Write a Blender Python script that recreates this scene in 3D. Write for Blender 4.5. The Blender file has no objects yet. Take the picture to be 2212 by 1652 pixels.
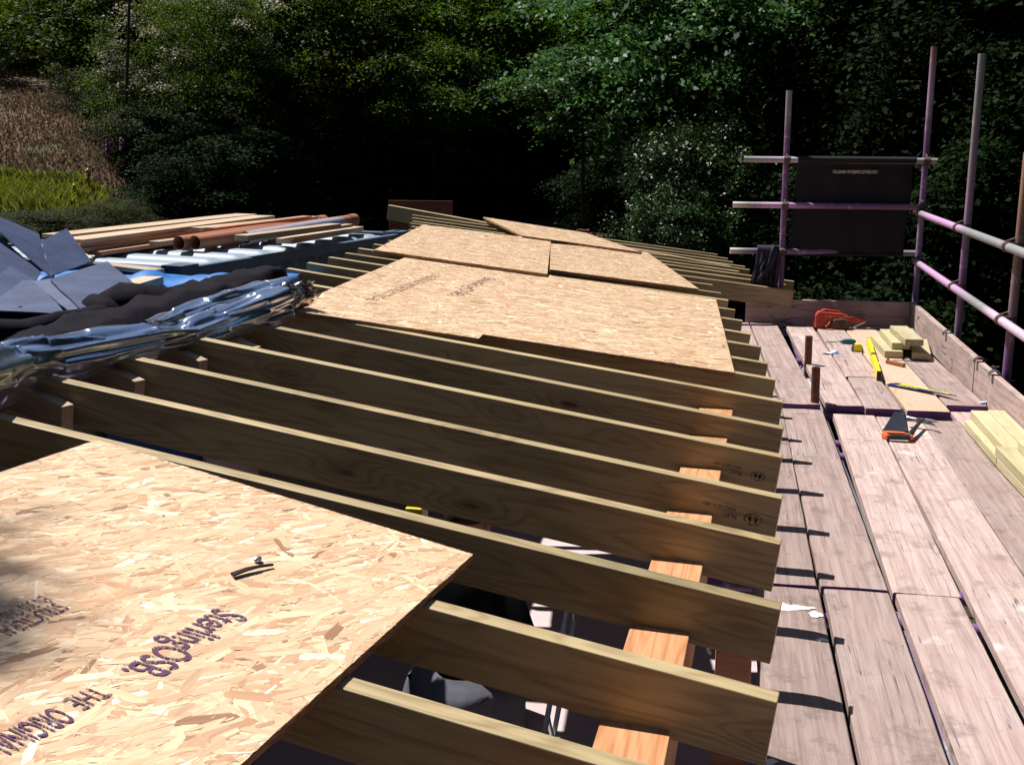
import bpy, bmesh, math, random
import numpy as np
from mathutils import Vector, Matrix, noise as mnoise, Quaternion
rad = math.radians
rng = random.Random(7)
S = bpy.context.scene
COL = S.collection

# ---------------------------------------------------------------- camera
F, PITCH, YAW, CAMH = 2430.0, rad(12.5), rad(10.1), 1.53
cd = bpy.data.cameras.new("camera"); cam = bpy.data.objects.new("camera", cd); COL.objects.link(cam)
cam.location = (0, 0, CAMH); cam.rotation_euler = (rad(90) - PITCH, 0, YAW)
cd.sensor_fit = 'HORIZONTAL'; cd.sensor_width = 36.0; cd.lens = 36.0 * F / 2212.0
cd.clip_start = 0.05; cd.clip_end = 600
S.camera = cam

# ---------------------------------------------------------------- sun, sky, exposure
TOSUN = Vector((-.48, .24, 1)).normalized()
w = bpy.data.worlds.new("World"); S.world = w; w.use_nodes = True
nt = w.node_tree; bg = nt.nodes['Background']
sky = nt.nodes.new('ShaderNodeTexSky'); sky.sky_type = 'NISHITA'; sky.sun_disc = False
sky.sun_elevation = math.asin(TOSUN.z); sky.sun_rotation = math.atan2(TOSUN.x, TOSUN.y)
sky.air_density = 1.0; sky.dust_density = .6; sky.ozone_density = 1.5
nt.links.new(sky.outputs[0], bg.inputs[0]); bg.inputs[1].default_value = 0.05
sd = bpy.data.lights.new("sun", 'SUN'); sd.energy = 5.0; sd.angle = rad(.53); sd.color = (1, .965, .915)
sun = bpy.data.objects.new("sun", sd); COL.objects.link(sun); sun.rotation_euler = TOSUN.to_track_quat('Z', 'Y').to_euler()
vs = S.view_settings; vs.view_transform = 'Standard'; vs.look = 'None'; vs.gamma = 1; vs.use_curve_mapping = False
vs.exposure = 0.72
S.cycles.max_bounces = 8; S.cycles.transparent_max_bounces = 8
S.cycles.use_denoising = True

# ---------------------------------------------------------------- measuring helpers: sight lines of the survey
_fw = Vector((-math.sin(YAW) * math.cos(PITCH), math.cos(YAW) * math.cos(PITCH), -math.sin(PITCH)))
_rt = Vector((math.cos(YAW), math.sin(YAW), 0)); _up = _rt.cross(_fw); _o = Vector((0, 0, CAMH))
def ray(x, y): return _fw * F + _rt * (x - 1106) - _up * (y - 826)
def onplane(x, y, n, d):
    r = ray(x, y); n = Vector(n); return _o + r * ((d - n.dot(_o)) / n.dot(r))
def G(x, y, Z=0): return onplane(x, y, (0, 0, 1), Z)
def PY(x, y, Y): return onplane(x, y, (0, 1, 0), Y)
def PX(x, y, X): return onplane(x, y, (1, 0, 0), X)
def R(x, y, off=0): return onplane(x, y, (.127, .012, 1), .496 + off)
def PD(x, y, d): return _o + ray(x, y) * (d / F)
def roofz(x, y): return .496 - .127 * x - .012 * y
def zz(n, x, y):
    o = {1: (0, 480, 2.55), 2: (864, 480, 2.55), 3: (1728, 0, 2.55), 4: (1728, 600, 2.55), 5: (0, 1288, 2.55), 6: (864, 1288, 2.55), 7: (1728, 1288, 2.55), 8: (1980, 780, 4.348)}[n]
    return ((o[0] + x / o[2]) * .8534, (o[1] + y / o[2]) * .8534)

# ---------------------------------------------------------------- materials
MATS = {}
def newmat(name):
    m = bpy.data.materials.new(name); m.use_nodes = True
    for n in list(m.node_tree.nodes): m.node_tree.nodes.remove(n)
    MATS[name] = m; return m, m.node_tree
class NB:
    def __init__(s, name):
        s.m, s.t = newmat(name); s.out = s.t.nodes.new('ShaderNodeOutputMaterial')
    def n(s, typ, **k):
        nd = s.t.nodes.new('ShaderNode' + typ)
        for a, v in k.items():
            if a.startswith('i_'):
                key = a[2:].replace('_', ' ')
                nd.inputs[key].default_value = v
            else: setattr(nd, a, v)
        return nd
    def l(s, a, b): s.t.links.new(a, b)
    def math(s, op, a, b=None, c=None, clamp=False):
        nd = s.t.nodes.new('ShaderNodeMath'); nd.operation = op; nd.use_clamp = clamp
        for i, v in enumerate((a, b, c)):
            if v is None: continue
            if isinstance(v, (int, float)): nd.inputs[i].default_value = v
            else: s.l(v, nd.inputs[i])
        return nd.outputs[0]
    def mix(s, f, a, b, mode='MIX'):
        nd = s.t.nodes.new('ShaderNodeMix'); nd.data_type = 'RGBA'; nd.blend_type = mode
        for i, v in ((0, f), (6, a), (7, b)):
            if isinstance(v, (int, float)): nd.inputs[i].default_value = v
            elif isinstance(v, tuple): nd.inputs[i].default_value = (v[0], v[1], v[2], 1)
            else: s.l(v, nd.inputs[i])
        return nd.outputs[2]
    def ramp(s, f, a, b):
        nd = s.t.nodes.new('ShaderNodeMapRange'); nd.interpolation_type = 'SMOOTHSTEP'
        s.l(f, nd.inputs[0]); nd.inputs[1].default_value = a; nd.inputs[2].default_value = b
        return nd.outputs[0]
    def coords(s, scale=(1, 1, 1), rnd=True, src='Object'):
        tc = s.n('TexCoord'); v = tc.outputs[src]
        if rnd:
            oi = s.n('ObjectInfo'); mm = s.n('VectorMath', operation='MULTIPLY_ADD')
            mul = s.math('MULTIPLY', oi.outputs['Random'], 41.0)
            cb = s.n('CombineXYZ'); s.l(mul, cb.inputs[0]); s.l(mul, cb.inputs[1]); s.l(mul, cb.inputs[2])
            ad = s.n('VectorMath', operation='ADD'); s.l(v, ad.inputs[0]); s.l(cb.outputs[0], ad.inputs[1]); v = ad.outputs[0]
        mp = s.n('Mapping'); s.l(v, mp.inputs[0]); mp.inputs['Scale'].default_value = scale
        return mp.outputs[0]
    def noise(s, v, scale=1, detail=3, rough=.55, dist=0):
        nd = s.n('TexNoise'); s.l(v, nd.inputs['Vector']); nd.inputs['Scale'].default_value = scale
        nd.inputs['Detail'].default_value = detail; nd.inputs['Roughness'].default_value = rough; nd.inputs['Distortion'].default_value = dist
        return nd.outputs['Fac']
    def bsdf(s, col, rough=.7, metal=0, spec=.3, bump=None, bs=.3, bd=.002):
        p = s.n('BsdfPrincipled')
        if isinstance(col, tuple): p.inputs['Base Color'].default_value = (*col, 1)
        else: s.l(col, p.inputs['Base Color'])
        if isinstance(rough, (int, float)): p.inputs['Roughness'].default_value = rough
        else: s.l(rough, p.inputs['Roughness'])
        p.inputs['Metallic'].default_value = metal; p.inputs['Specular IOR Level'].default_value = spec
        if bump is not None:
            b = s.n('Bump'); b.inputs['Strength'].default_value = bs; b.inputs['Distance'].default_value = bd
            s.l(bump, b.inputs['Height']); s.l(b.outputs[0], p.inputs['Normal'])
        s.l(p.outputs[0], s.out.inputs[0]); return p

def wood(name, c1, c2, ck, knots=.55, gs=1.0, vary=.25, spec=.25, rough=.65, contrast=1.0, tint=None):
    b = NB(name)
    v = b.coords((1, 1, 1))
    # knots
    mk = b.n('Mapping'); b.l(v, mk.inputs[0]); mk.inputs['Scale'].default_value = (2.0, 3.0, 6.5)
    vo = b.n('TexVoronoi'); b.l(mk.outputs[0], vo.inputs['Vector']); vo.inputs['Scale'].default_value = 1; vo.inputs['Randomness'].default_value = .9
    sep = b.n('SeparateColor'); b.l(vo.outputs['Color'], sep.inputs[0])
    on = b.math('GREATER_THAN', sep.outputs[0], 1 - knots)
    d = vo.outputs['Distance']
    kin = b.math('MULTIPLY', on, b.math('SUBTRACT', 1.0, b.ramp(d, .05, .11)))
    kinf = b.math('MULTIPLY', on, b.math('SUBTRACT', 1.0, b.ramp(d, .05, .42)))
    # grain: long wavy lines that part round the knots
    mg = b.n('Mapping'); b.l(v, mg.inputs[0]); mg.inputs['Scale'].default_value = (.9 * gs, 9 * gs, 9 * gs)
    low = b.noise(mg.outputs[0], .8, 2, .5)
    ph = b.math('ADD', b.math('MULTIPLY', low, 26.0), b.math('MULTIPLY', kinf, 5.5))
    rings = b.math('MULTIPLY_ADD', b.math('SINE', b.math('MULTIPLY', ph, 3.2)), .5, .5)
    rings = b.math('POWER', rings, 2.2)
    mf = b.n('Mapping'); b.l(v, mf.inputs[0]); mf.inputs['Scale'].default_value = (6, 160, 160)
    fine = b.noise(mf.outputs[0], 1, 3, .6)
    mb_ = b.n('Mapping'); b.l(v, mb_.inputs[0]); mb_.inputs['Scale'].default_value = (1.2, 4, 4)
    blot = b.noise(mb_.outputs[0], 1, 3, .6)
    f = b.math('ADD', b.math('MULTIPLY', rings, .38 * contrast), b.math('MULTIPLY', b.ramp(fine, .3, .75), .36 * contrast))
    f = b.math('ADD', f, b.math('MULTIPLY', b.math('SUBTRACT', b.ramp(blot, .35, .68), .4), .5), clamp=True)
    col = b.mix(f, c1, c2)
    if tint: col = b.mix(b.math('MULTIPLY', b.ramp(blot, .5, .72), .45), col, tint)
    col = b.mix(b.math('MULTIPLY', kinf, .3), col, ck)
    col = b.mix(b.math('MULTIPLY', kin, .85), col, ck)
    oi = b.n('ObjectInfo'); hs = b.n('HueSaturation'); b.l(col, hs.inputs['Color'])
    b.l(b.math('MULTIPLY_ADD', oi.outputs['Random'], vary, 1 - vary / 2), hs.inputs['Value'])
    b.bsdf(hs.outputs[0], rough, 0, spec, fine, .25, .001)
    return b.m

JOIST = wood('treated_pine', (.41, .315, .17), (.215, .15, .072), (.075, .033, .017), .65, tint=(.25, .235, .12), contrast=1.25, vary=.42, spec=.4, rough=.5)
GREENW = wood('fresh_treated_pine', (.47, .41, .255), (.34, .27, .145), (.16, .09, .045), .4, tint=(.38, .38, .19))
LARCH = wood('larch', (.50, .265, .13), (.36, .15, .06), (.16, .07, .05), .45, contrast=1.5, vary=.12)
STOCK = wood('stacked_softwood', (.45, .335, .235), (.31, .21, .135), (.2, .1, .06), .4, vary=.3)
REDW = wood('red_softwood', (.42, .215, .135), (.28, .125, .075), (.2, .1, .06), .4)
PLY = wood('red_plywood', (.26, .105, .06), (.15, .05, .03), (.1, .04, .03), .3, gs=.5, contrast=1.4)

def osb_mat():
    b = NB('osb_strands')
    at = b.n('Attribute', attribute_name='Col')
    tc = b.n('TexCoord'); mp = b.n('Mapping'); b.l(tc.outputs['UV'], mp.inputs[0]); mp.inputs['Scale'].default_value = (14, 420, 1)
    g = b.noise(mp.outputs[0], 1, 3, .6)
    mp2 = b.n('Mapping'); b.l(tc.outputs['UV'], mp2.inputs[0]); mp2.inputs['Scale'].default_value = (5, 90, 1)
    g2 = b.noise(mp2.outputs[0], 1, 2, .5)
    f = b.math('MULTIPLY_ADD', g, .55, .70); f2 = b.math('MULTIPLY_ADD', g2, .5, .76)
    mu = b.math('MULTIPLY', f, f2)
    col = b.mix(1.0, at.outputs['Color'], mu, 'MULTIPLY')
    b.bsdf(col, .55, 0, .3, g, .3, .0006)
    return b.m
OSB = osb_mat()
def osb_edge():
    b = NB('osb_edge'); v = b.coords((30, 30, 300)); g = b.noise(v, 1, 3, .6)
    b.bsdf(b.mix(b.ramp(g, .3, .7), (.38, .22, .12), (.16, .08, .045)), .8, 0, .2, g, .6, .003); return b.m
OSBE = osb_edge()

def board_mat():
    b = NB('weathered_board')
    v = b.coords((1, 1, 1))
    m1 = b.n('Mapping'); b.l(v, m1.inputs[0]); m1.inputs['Scale'].default_value = (2.2, 45, 45)
    streak = b.noise(m1.outputs[0], 1, 5, .65, .4)
    m2 = b.n('Mapping'); b.l(v, m2.inputs[0]); m2.inputs['Scale'].default_value = (5, 240, 240)
    fine = b.noise(m2.outputs[0], 1, 4, .7)
    blot = b.noise(v, 3.2, 5, .62); blot2 = b.noise(v, 7.5, 5, .7)
    col = b.mix(b.ramp(streak, .3, .72), (.42, .315, .285), (.265, .185, .165))
    col = b.mix(b.math('MULTIPLY', b.ramp(blot, .48, .70), .5), col, (.42, .345, .33))
    col = b.mix(b.math('MULTIPLY', b.ramp(blot2, .52, .68), .6), col, (.17, .125, .115))
    col = b.mix(b.math('MULTIPLY', b.ramp(fine, .45, .8), .35), col, (.21, .145, .125))
    # plaster splashes
    oi = b.n('ObjectInfo'); mk = b.math('MULTIPLY', b.ramp(b.noise(v, 2.1, 4, .75), .60, .69), b.math('GREATER_THAN', oi.outputs['Random'], .42))
    col = b.mix(b.math('MULTIPLY', mk, .5), col, (.55, .49, .46))
    # long drying cracks
    m3 = b.n('Mapping'); b.l(v, m3.inputs[0]); m3.inputs['Scale'].default_value = (.7, 34, 6)
    cn_ = b.noise(m3.outputs[0], 1, 2, .5)
    crack = b.math('MULTIPLY', b.math('SUBTRACT', 1.0, b.ramp(b.math('ABSOLUTE', b.math('SUBTRACT', cn_, .5)), .0, .014)), b.ramp(blot, .5, .6))
    col = b.mix(b.math('MULTIPLY', crack, .8), col, (.05, .03, .025))
    hs = b.n('HueSaturation'); b.l(col, hs.inputs['Color']); b.l(b.math('MULTIPLY_ADD', oi.outputs['Random'], .5, .68), hs.inputs['Value'])
    h = b.math('SUBTRACT', b.math('ADD', fine, b.math('MULTIPLY', streak, .8)), b.math('MULTIPLY', crack, 1.5))
    b.bsdf(hs.outputs[0], .8, 0, .2, h, .5, .002); return b.m
BOARD = board_mat()
NEWBOARD = wood('new_scaffold_board', (.47, .35, .26), (.36, .25, .175), (.25, .14, .09), .3, vary=.1)

def plain(name, col, rough=.6, metal=0, spec=.3, var=.25, scale=8, bump=.2, col2=None):
    b = NB(name); v = b.coords((1, 1, 1)); n1 = b.noise(v, scale, 5, .65); n2 = b.noise(v, scale * 9, 3, .6)
    c2 = col2 or tuple(x * (1 - var) for x in col)
    f = b.math('ADD', b.math('MULTIPLY', b.ramp(n1, .3, .7), .7), b.math('MULTIPLY', n2, .3))
    b.bsdf(b.mix(f, col, c2), b.math('MULTIPLY_ADD', n2, .2, max(0, rough - .1)), metal, spec, n2, bump, .002); return b.m
PURPLE = plain('purple_paint', (.17, .06, .23), .55, col2=(.09, .035, .13))
def tube_mat():
    b = NB('scaffold_tube_paint'); at = b.n('Attribute', attribute_name='Col'); v = b.coords((1, 1, 1))
    n1 = b.noise(v, 9, 5, .7); n2 = b.noise(v, 60, 4, .7)
    col = b.mix(b.math('MULTIPLY', b.ramp(n1, .54, .66), .7), at.outputs['Color'], (.33, .30, .31))
    col = b.mix(b.math('MULTIPLY', b.ramp(n2, .55, .72), .6), col, (.14, .075, .05))
    b.bsdf(col, .5, 0, .45, n2, .3, .001); return b.m
TUBE = tube_mat()
RUST = plain('rusty_steel', (.20, .085, .05), .75, .3, .3, col2=(.09, .04, .03), scale=30)
DARKSTEEL = plain('dark_coupler_steel', (.13, .09, .085), .6, .5, .4, col2=(.06, .035, .03), scale=40)
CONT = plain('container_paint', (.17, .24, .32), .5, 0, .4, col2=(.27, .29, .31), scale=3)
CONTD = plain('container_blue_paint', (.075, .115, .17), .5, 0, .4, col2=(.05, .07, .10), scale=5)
def slate_mat():
    b = NB('grey_slate'); v = b.coords((1, 1, 1)); n1 = b.noise(v, 5, 4, .6); n2 = b.noise(v, 70, 4, .7); n3 = b.noise(v, 260, 2, .5)
    col = b.mix(b.ramp(n1, .3, .7), (.045, .062, .13), (.028, .038, .085)); col = b.mix(b.math('MULTIPLY', b.ramp(n2, .55, .8), .4), col, (.10, .12, .19))
    b.bsdf(col, b.math('MULTIPLY_ADD', n2, .3, .33), 0, .5, b.math('ADD', n2, n3), .35, .002); return b.m
SLATE = slate_mat()
EPDM = plain('black_rubber_membrane', (.009, .0078, .011), .85, 0, .04, scale=14, col2=(.014, .012, .017), bump=.3)
def foil_mat():
    b = NB('aluminium_foil'); v = b.coords((1, 1, 1)); n = b.noise(v, 26, 3, .6); vo = b.n('TexVoronoi', feature='DISTANCE_TO_EDGE'); b.l(v, vo.inputs['Vector']); vo.inputs['Scale'].default_value = 17
    h = b.math('ADD', n, b.math('MULTIPLY', b.ramp(vo.outputs['Distance'], 0, .12), .5))
    b.bsdf((.80, .86, 1.0), .24, 1.0, .5, h, .16, .002); return b.m
FOIL = foil_mat()
TARP = plain('blue_tarpaulin', (.012, .14, .42), .45, 0, .5, scale=12, col2=(.01, .09, .30))
BLUEB = plain('blue_board', (.02, .055, .26), .6)
TERRA = plain('terracotta_pipe', (.37, .145, .08), .5, 0, .4, scale=5, col2=(.29, .12, .075))
GREYP = plain('grey_blue_pipe', (.33, .34, .42), .45, 0, .4, scale=5)
BLACK = plain('black_plastic', (.02, .02, .022), .45, 0, .4)
RUBBER = plain('black_rubber', (.025, .012, .010), .5, 0, .4)
YELL = plain('yellow_paint', (.72, .58, .02), .4, 0, .4, var=.06)
ORANGE = plain('orange_paint', (.42, .05, .025), .5, 0, .35, scale=25, col2=(.28, .03, .02))
ORANGEH = plain('orange_grip', (.80, .14, .04), .45)
TEAL = plain('green_plastic', (.0, .10, .11), .3, 0, .6)
STEEL = plain('steel', (.45, .46, .48), .3, .9, .5, scale=30)
BLADE = plain('dark_coated_blade', (.035, .045, .065), .35, .4, .5)
NAVY = plain('navy_card', (.02, .03, .17), .5)
WHITE = plain('white_paint', (.78, .76, .70), .7, var=.1)
BROWNP = plain('brown_wood_handle', (.34, .13, .05), .5)
ALU = plain('aluminium', (.55, .56, .58), .35, .8, .5)
BANNER = plain('black_banner_cloth', (.020, .019, .024), .85, 0, .2, scale=40)
CLOTH = plain('navy_cloth', (.030, .028, .040), .9, 0, .1, scale=30, col2=(.045, .04, .055))
CONCRETE = plain('pink_grey_concrete', (.52, .42, .42), .9, 0, .2, scale=2.5, col2=(.42, .33, .33))
BLOCK = plain('concrete_block', (.16, .15, .14), .9, 0, .1, scale=4)
SKIN = plain('skin', (.55, .28, .20), .55, 0, .35, var=.12)
HAIRM = plain('dark_hair', (.02, .014, .01), .6)
TROUS = plain('black_trouser_cloth', (.010, .010, .012), .95, 0, .05)
GREYC = plain('grey_jersey_cloth', (.13, .13, .155), .95, 0, .1, scale=20)
STONE = plain('dark_stone', (.10, .09, .085), .9, 0, .1, scale=6, col2=(.05, .045, .04), bump=.8)
BARK = plain('bark', (.055, .045, .035), .95, 0, .1, scale=12, col2=(.03, .028, .022), bump=.8)

def text_ink(name, col, cover):
    b = NB(name); v = b.coords((1, 1, 1)); n = b.noise(v, 90, 3, .6); mp = b.n('Mapping'); b.l(v, mp.inputs[0]); mp.inputs['Scale'].default_value = (20, 420, 1)
    n2 = b.noise(mp.outputs[0], 1, 2, .5)
    f = b.ramp(b.math('ADD', b.math('MULTIPLY', n, .5), b.math('MULTIPLY', n2, .5)), cover - .1, cover)
    d = b.n('BsdfDiffuse'); d.inputs[0].default_value = (*col, 1); t = b.n('BsdfTransparent'); mx = b.n('MixShader')
    b.l(f, mx.inputs[0]); b.l(d.outputs[0], mx.inputs[1]); b.l(t.outputs[0], mx.inputs[2]); b.l(mx.outputs[0], b.out.inputs[0]); return b.m
INK = text_ink('purple_ink', (.10, .055, .10), .61)
INK2 = text_ink('faint_ink', (.22, .12, .11), .56)
INKB = text_ink('dark_stamp_ink', (.035, .026, .02), .62)
WINK = plain('white_print', (.8, .8, .8), .7)

def leaf_mat(name, tint, spec=.35, rough=.45, trans=.5):
    b = NB(name); at = b.n('Attribute', attribute_name='Col'); oi = b.n('ObjectInfo')
    col = b.mix(1.0, at.outputs['Color'], tint, 'MULTIPLY')
    hs = b.n('HueSaturation'); b.l(col, hs.inputs['Color']); b.l(b.math('MULTIPLY_ADD', oi.outputs['Random'], .5, .75), hs.inputs['Value'])
    b.l(b.math('MULTIPLY_ADD', oi.outputs['Random'], .03, .485), hs.inputs['Hue'])
    p = b.n('BsdfPrincipled'); b.l(hs.outputs[0], p.inputs['Base Color']); p.inputs['Roughness'].default_value = rough; p.inputs['Specular IOR Level'].default_value = spec
    t = b.n('BsdfTranslucent'); hs2 = b.n('HueSaturation'); b.l(hs.outputs[0], hs2.inputs['Color']); hs2.inputs['Saturation'].default_value = 1.1; hs2.inputs['Value'].default_value = 1.5; hs2.inputs['Hue'].default_value = .475
    b.l(hs2.outputs[0], t.inputs[0]); mx = b.n('MixShader'); mx.inputs[0].default_value = trans * .7
    b.l(p.outputs[0], mx.inputs[1]); b.l(t.outputs[0], mx.inputs[2]); b.l(mx.outputs[0], b.out.inputs[0]); return b.m
LEAF = leaf_mat('spring_leaf', (.36, .43, .25), .12, .6)
LEAFD = leaf_mat('shade_tinted_leaf', (.085, .125, .085), .04, .65, .3)  # very low tint: woodland shade is put into the leaf colour
LEAFG = leaf_mat('glossy_leaf', (.28, .38, .31), .16, .4, .25)
LEAFS = leaf_mat('sycamore_leaf', (.36, .46, .36), .16, .5, .4)
PETAL = leaf_mat('pale_blossom', (.6, .6, .55), .2, .6, .3)
GRASS = leaf_mat('grass_blade', (.62, .60, .62), .2, .6, .6)

def ground_mat():
    b = NB('woodland_ground'); tc = b.n('TexCoord'); v = tc.outputs['Object']
    at = b.n('Attribute', attribute_name='Col')
    n = b.noise(v, .9, 6, .7); n2 = b.noise(v, 9, 5, .7)
    col = b.mix(b.math('MULTIPLY', b.ramp(n, .35, .7), .45), at.outputs['Color'], (.035, .030, .018))
    col = b.mix(b.math('MULTIPLY', b.ramp(n2, .4, .75), .35), col, (.10, .075, .04))
    b.bsdf(col, .95, 0, .1, n2, .8, .05); return b.m
GROUND = ground_mat()
LANE = plain('old_tarmac', (.075, .072, .07), .85, 0, .2, scale=3)

# ---------------------------------------------------------------- mesh building
class MB:
    def __init__(s): s.v = []; s.f = []; s.m = []; s.c = []; s.uv = None
    def add(s, vs, fs, mat=0, col=None):
        o = len(s.v); s.v += [tuple(p) for p in vs]
        for f in fs: s.f.append([i + o for i in f]); s.m.append(mat); s.c.append(col)
        return s
    def box(s, lo, hi, M=None, mat=0, ends=None, col=None):
        x0, y0, z0 = lo; x1, y1, z1 = hi
        P = [Vector(p) for p in ((x0, y0, z0), (x1, y0, z0), (x1, y1, z0), (x0, y1, z0), (x0, y0, z1), (x1, y0, z1), (x1, y1, z1), (x0, y1, z1))]
        if M is not None: P = [M @ p for p in P]
        o = len(s.v); s.v += [tuple(p) for p in P]
        for k, f in enumerate(((0, 3, 2, 1), (4, 5, 6, 7), (0, 1, 5, 4), (1, 2, 6, 5), (2, 3, 7, 6), (3, 0, 4, 7))):
            s.f.append([i + o for i in f]); s.m.append(ends if (ends is not None and k in (3, 5)) else mat); s.c.append(col)
        return s
    def cyl(s, p0, p1, r0, r1=None, n=14, mat=0, cap=True, col=None):
        p0 = Vector(p0); p1 = Vector(p1); r1 = r0 if r1 is None else r1
        return s.path([p0, p1], [r0, r1], n, mat, cap, col=col)
    def path(s, pts, rs, n=12, mat=0, cap=True, flat=1.0, cols=None, col=None, up=None):
        pts = [Vector(p) for p in pts]; o = len(s.v); N = len(pts)
        ref = Vector(up) if up else Vector((0, 0, 1)); 
        for i, p in enumerate(pts):
            t = (pts[min(i + 1, N - 1)] - pts[max(i - 1, 0)]).normalized()
            rr = ref if abs(t.dot(ref)) < .95 else Vector((1, 0, 0))
            a = t.cross(rr).normalized(); b = a.cross(t).normalized()
            for k in range(n):
                an = 2 * math.pi * k / n
                s.v.append(tuple(p + (a * math.cos(an) + b * math.sin(an) * flat) * rs[i]))
        for i in range(N - 1):
            for k in range(n):
                k2 = (k + 1) % n
                s.f.append([o + i * n + k, o + i * n + k2, o + (i + 1) * n + k2, o + (i + 1) * n + k]); s.m.append(mat)
                s.c.append([cols[i], cols[i], cols[i + 1], cols[i + 1]] if cols else col)
        if cap:
            s.f.append([o + k for k in range(n)][::-1]); s.m.append(mat); s.c.append(cols[0] if cols else col)
            s.f.append([o + (N - 1) * n + k for k in range(n)]); s.m.append(mat); s.c.append(cols[-1] if cols else col)
        return s
    def pipe(s, p0, p1, r, ri, n=22, mat=0, col=None, cols=None, seg=1):
        p0 = Vector(p0); p1 = Vector(p1)
        pts = [p0.lerp(p1, i / seg) for i in range(seg + 1)]
        cc = [cols(i / seg) for i in range(seg + 1)] if cols else None
        a = len(s.v); s.path(pts, [r] * (seg + 1), n, mat, False, cols=cc, col=col)
        b = len(s.v); c0 = cc[0] if cc else col; c1 = cc[-1] if cc else col
        s.path([p0, p1], [ri, ri], n, mat, False, col=c0)
        for f in s.f[-n:]: f.reverse()
        for k in range(n):
            k2 = (k + 1) % n
            s.f.append([a + k, b + k, b + k2, a + k2]); s.m.append(mat); s.c.append(c0)
            e = a + seg * n; g = b + n
            s.f.append([e + k, e + k2, g + k2, g + k]); s.m.append(mat); s.c.append(c1)
        return s
    def prism(s, poly, z0, z1, M=None, mat=0, col=None):
        n = len(poly); P = [Vector((x, y, z0)) for x, y in poly] + [Vector((x, y, z1)) for x, y in poly]
        if M is not None: P = [M @ p for p in P]
        fs = [list(range(n))[::-1], list(range(n, 2 * n))] + [[i, (i + 1) % n, (i + 1) % n + n, i + n] for i in range(n)]
        return s.add(P, fs, mat, col)
    def grid(s, fn, nu, nv, mat=0, col=None):
        o = len(s.v)
        for i in range(nu + 1):
            for j in range(nv + 1): s.v.append(tuple(fn(i / nu, j / nv)))
        for i in range(nu):
            for j in range(nv):
                a = o + i * (nv + 1) + j; s.f.append([a, a + nv + 1, a + nv + 2, a + 1]); s.m.append(mat); s.c.append(col)
        return s
    def build(s, name, mats, parent=None, M=None, smooth=False, bevel=0, world=False):
        me = bpy.data.meshes.new(name); me.from_pydata(s.v, [], s.f)
        if not isinstance(mats, (list, tuple)): mats = [mats]
        for m in mats: me.materials.append(m)
        me.polygons.foreach_set('material_index', s.m)
        if any(c is not None for c in s.c):
            ca = me.color_attributes.new('Col', 'FLOAT_COLOR', 'CORNER'); arr = []
            for f, c in zip(s.f, s.c):
                if c is None: c = (.5, .5, .5)
                if isinstance(c, list): 
                    for q in c: arr += [q[0], q[1], q[2], 1]
                else: arr += [c[0], c[1], c[2], 1] * len(f)
            ca.data.foreach_set('color', arr)
        if s.uv is not None:
            uv = me.uv_layers.new(name='UVMap'); uv.data.foreach_set('uv', s.uv)
        if smooth:
            me.polygons.foreach_set('use_smooth', [True] * len(s.f))
            if smooth != 'all': me.set_sharp_from_angle(angle=rad(38))
        me.update()
        o = bpy.data.objects.new(name, me); COL.objects.link(o)
        if M is not None: o.matrix_world = M
        if parent is not None:
            o.parent = parent
            if world: o.matrix_parent_inverse = parent.matrix_basis.inverted()
        if bevel:
            bv = o.modifiers.new('bevel', 'BEVEL'); bv.width = bevel; bv.segments = 2; bv.limit_method = 'ANGLE'; bv.angle_limit = rad(40)
        return o
def tag(o, label=None, cat=None, group=None, kind=None):
    for k, v in (('label', label), ('category', cat), ('group', group), ('kind', kind)):
        if v: o[k] = v
    return o
def thing(name, M=None, label=None, cat=None, group=None):
    o = bpy.data.objects.new(name, None); COL.objects.link(o); o.empty_display_size = .1
    if M is not None: o.matrix_basis = M if isinstance(M, Matrix) else Matrix.Translation(M)
    return tag(o, label, cat, group)
def frame(A, B, up=(0, 0, 1)):
    A = Vector(A); B = Vector(B); x = (B - A).normalized(); z = Vector(up); y = z.cross(x).normalized(); z = x.cross(y)
    M = Matrix((x, y, z)).transposed().to_4x4(); M.translation = A; return M
def rotz(p, a, tilt=None):
    M = Matrix.Translation(Vector(p)) @ Matrix.Rotation(a, 4, 'Z')
    if tilt: M = M @ tilt
    return M
def beam(name, A, B, w, h, mat, bevel=.002, side=0, up=(0, 0, 1), parent=None, ends=None, nx=1):
    """timber from A to B; A,B lie on the top face: side=0 centre, 1 = the edge, timber lies to the left of A>B"""
    L = (Vector(B) - Vector(A)).length; y0, y1 = ((-w / 2, w / 2) if side == 0 else (0, w) if side > 0 else (-w, 0))
    m = MB().box((0, y0, -h), (L, y1, 0), ends=1 if ends else None)
    return m.build(name, [mat, ends] if ends else [mat], parent, frame(A, B, up), bevel=bevel)
def text_mesh(body, size, mat, name, M, parent=None, thick=False, space=1.0, sx=1.0):
    cu = bpy.data.curves.new(name, 'FONT'); cu.body = body; cu.size = size; cu.align_x = 'LEFT'; cu.space_character = space
    cu.offset = size * .012 if thick else 0
    t = bpy.data.objects.new('tmp', cu); COL.objects.link(t)
    dg = bpy.context.evaluated_depsgraph_get(); me = bpy.data.meshes.new_from_object(t.evaluated_get(dg)); bpy.data.objects.remove(t)
    me.name = name; me.materials.clear(); me.materials.append(mat)
    o = bpy.data.objects.new(name, me); COL.objects.link(o)
    if parent is not None:
        o.parent = parent
    o.matrix_basis = M @ Matrix.Diagonal((sx, 1, 1, 1)); return o

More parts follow.
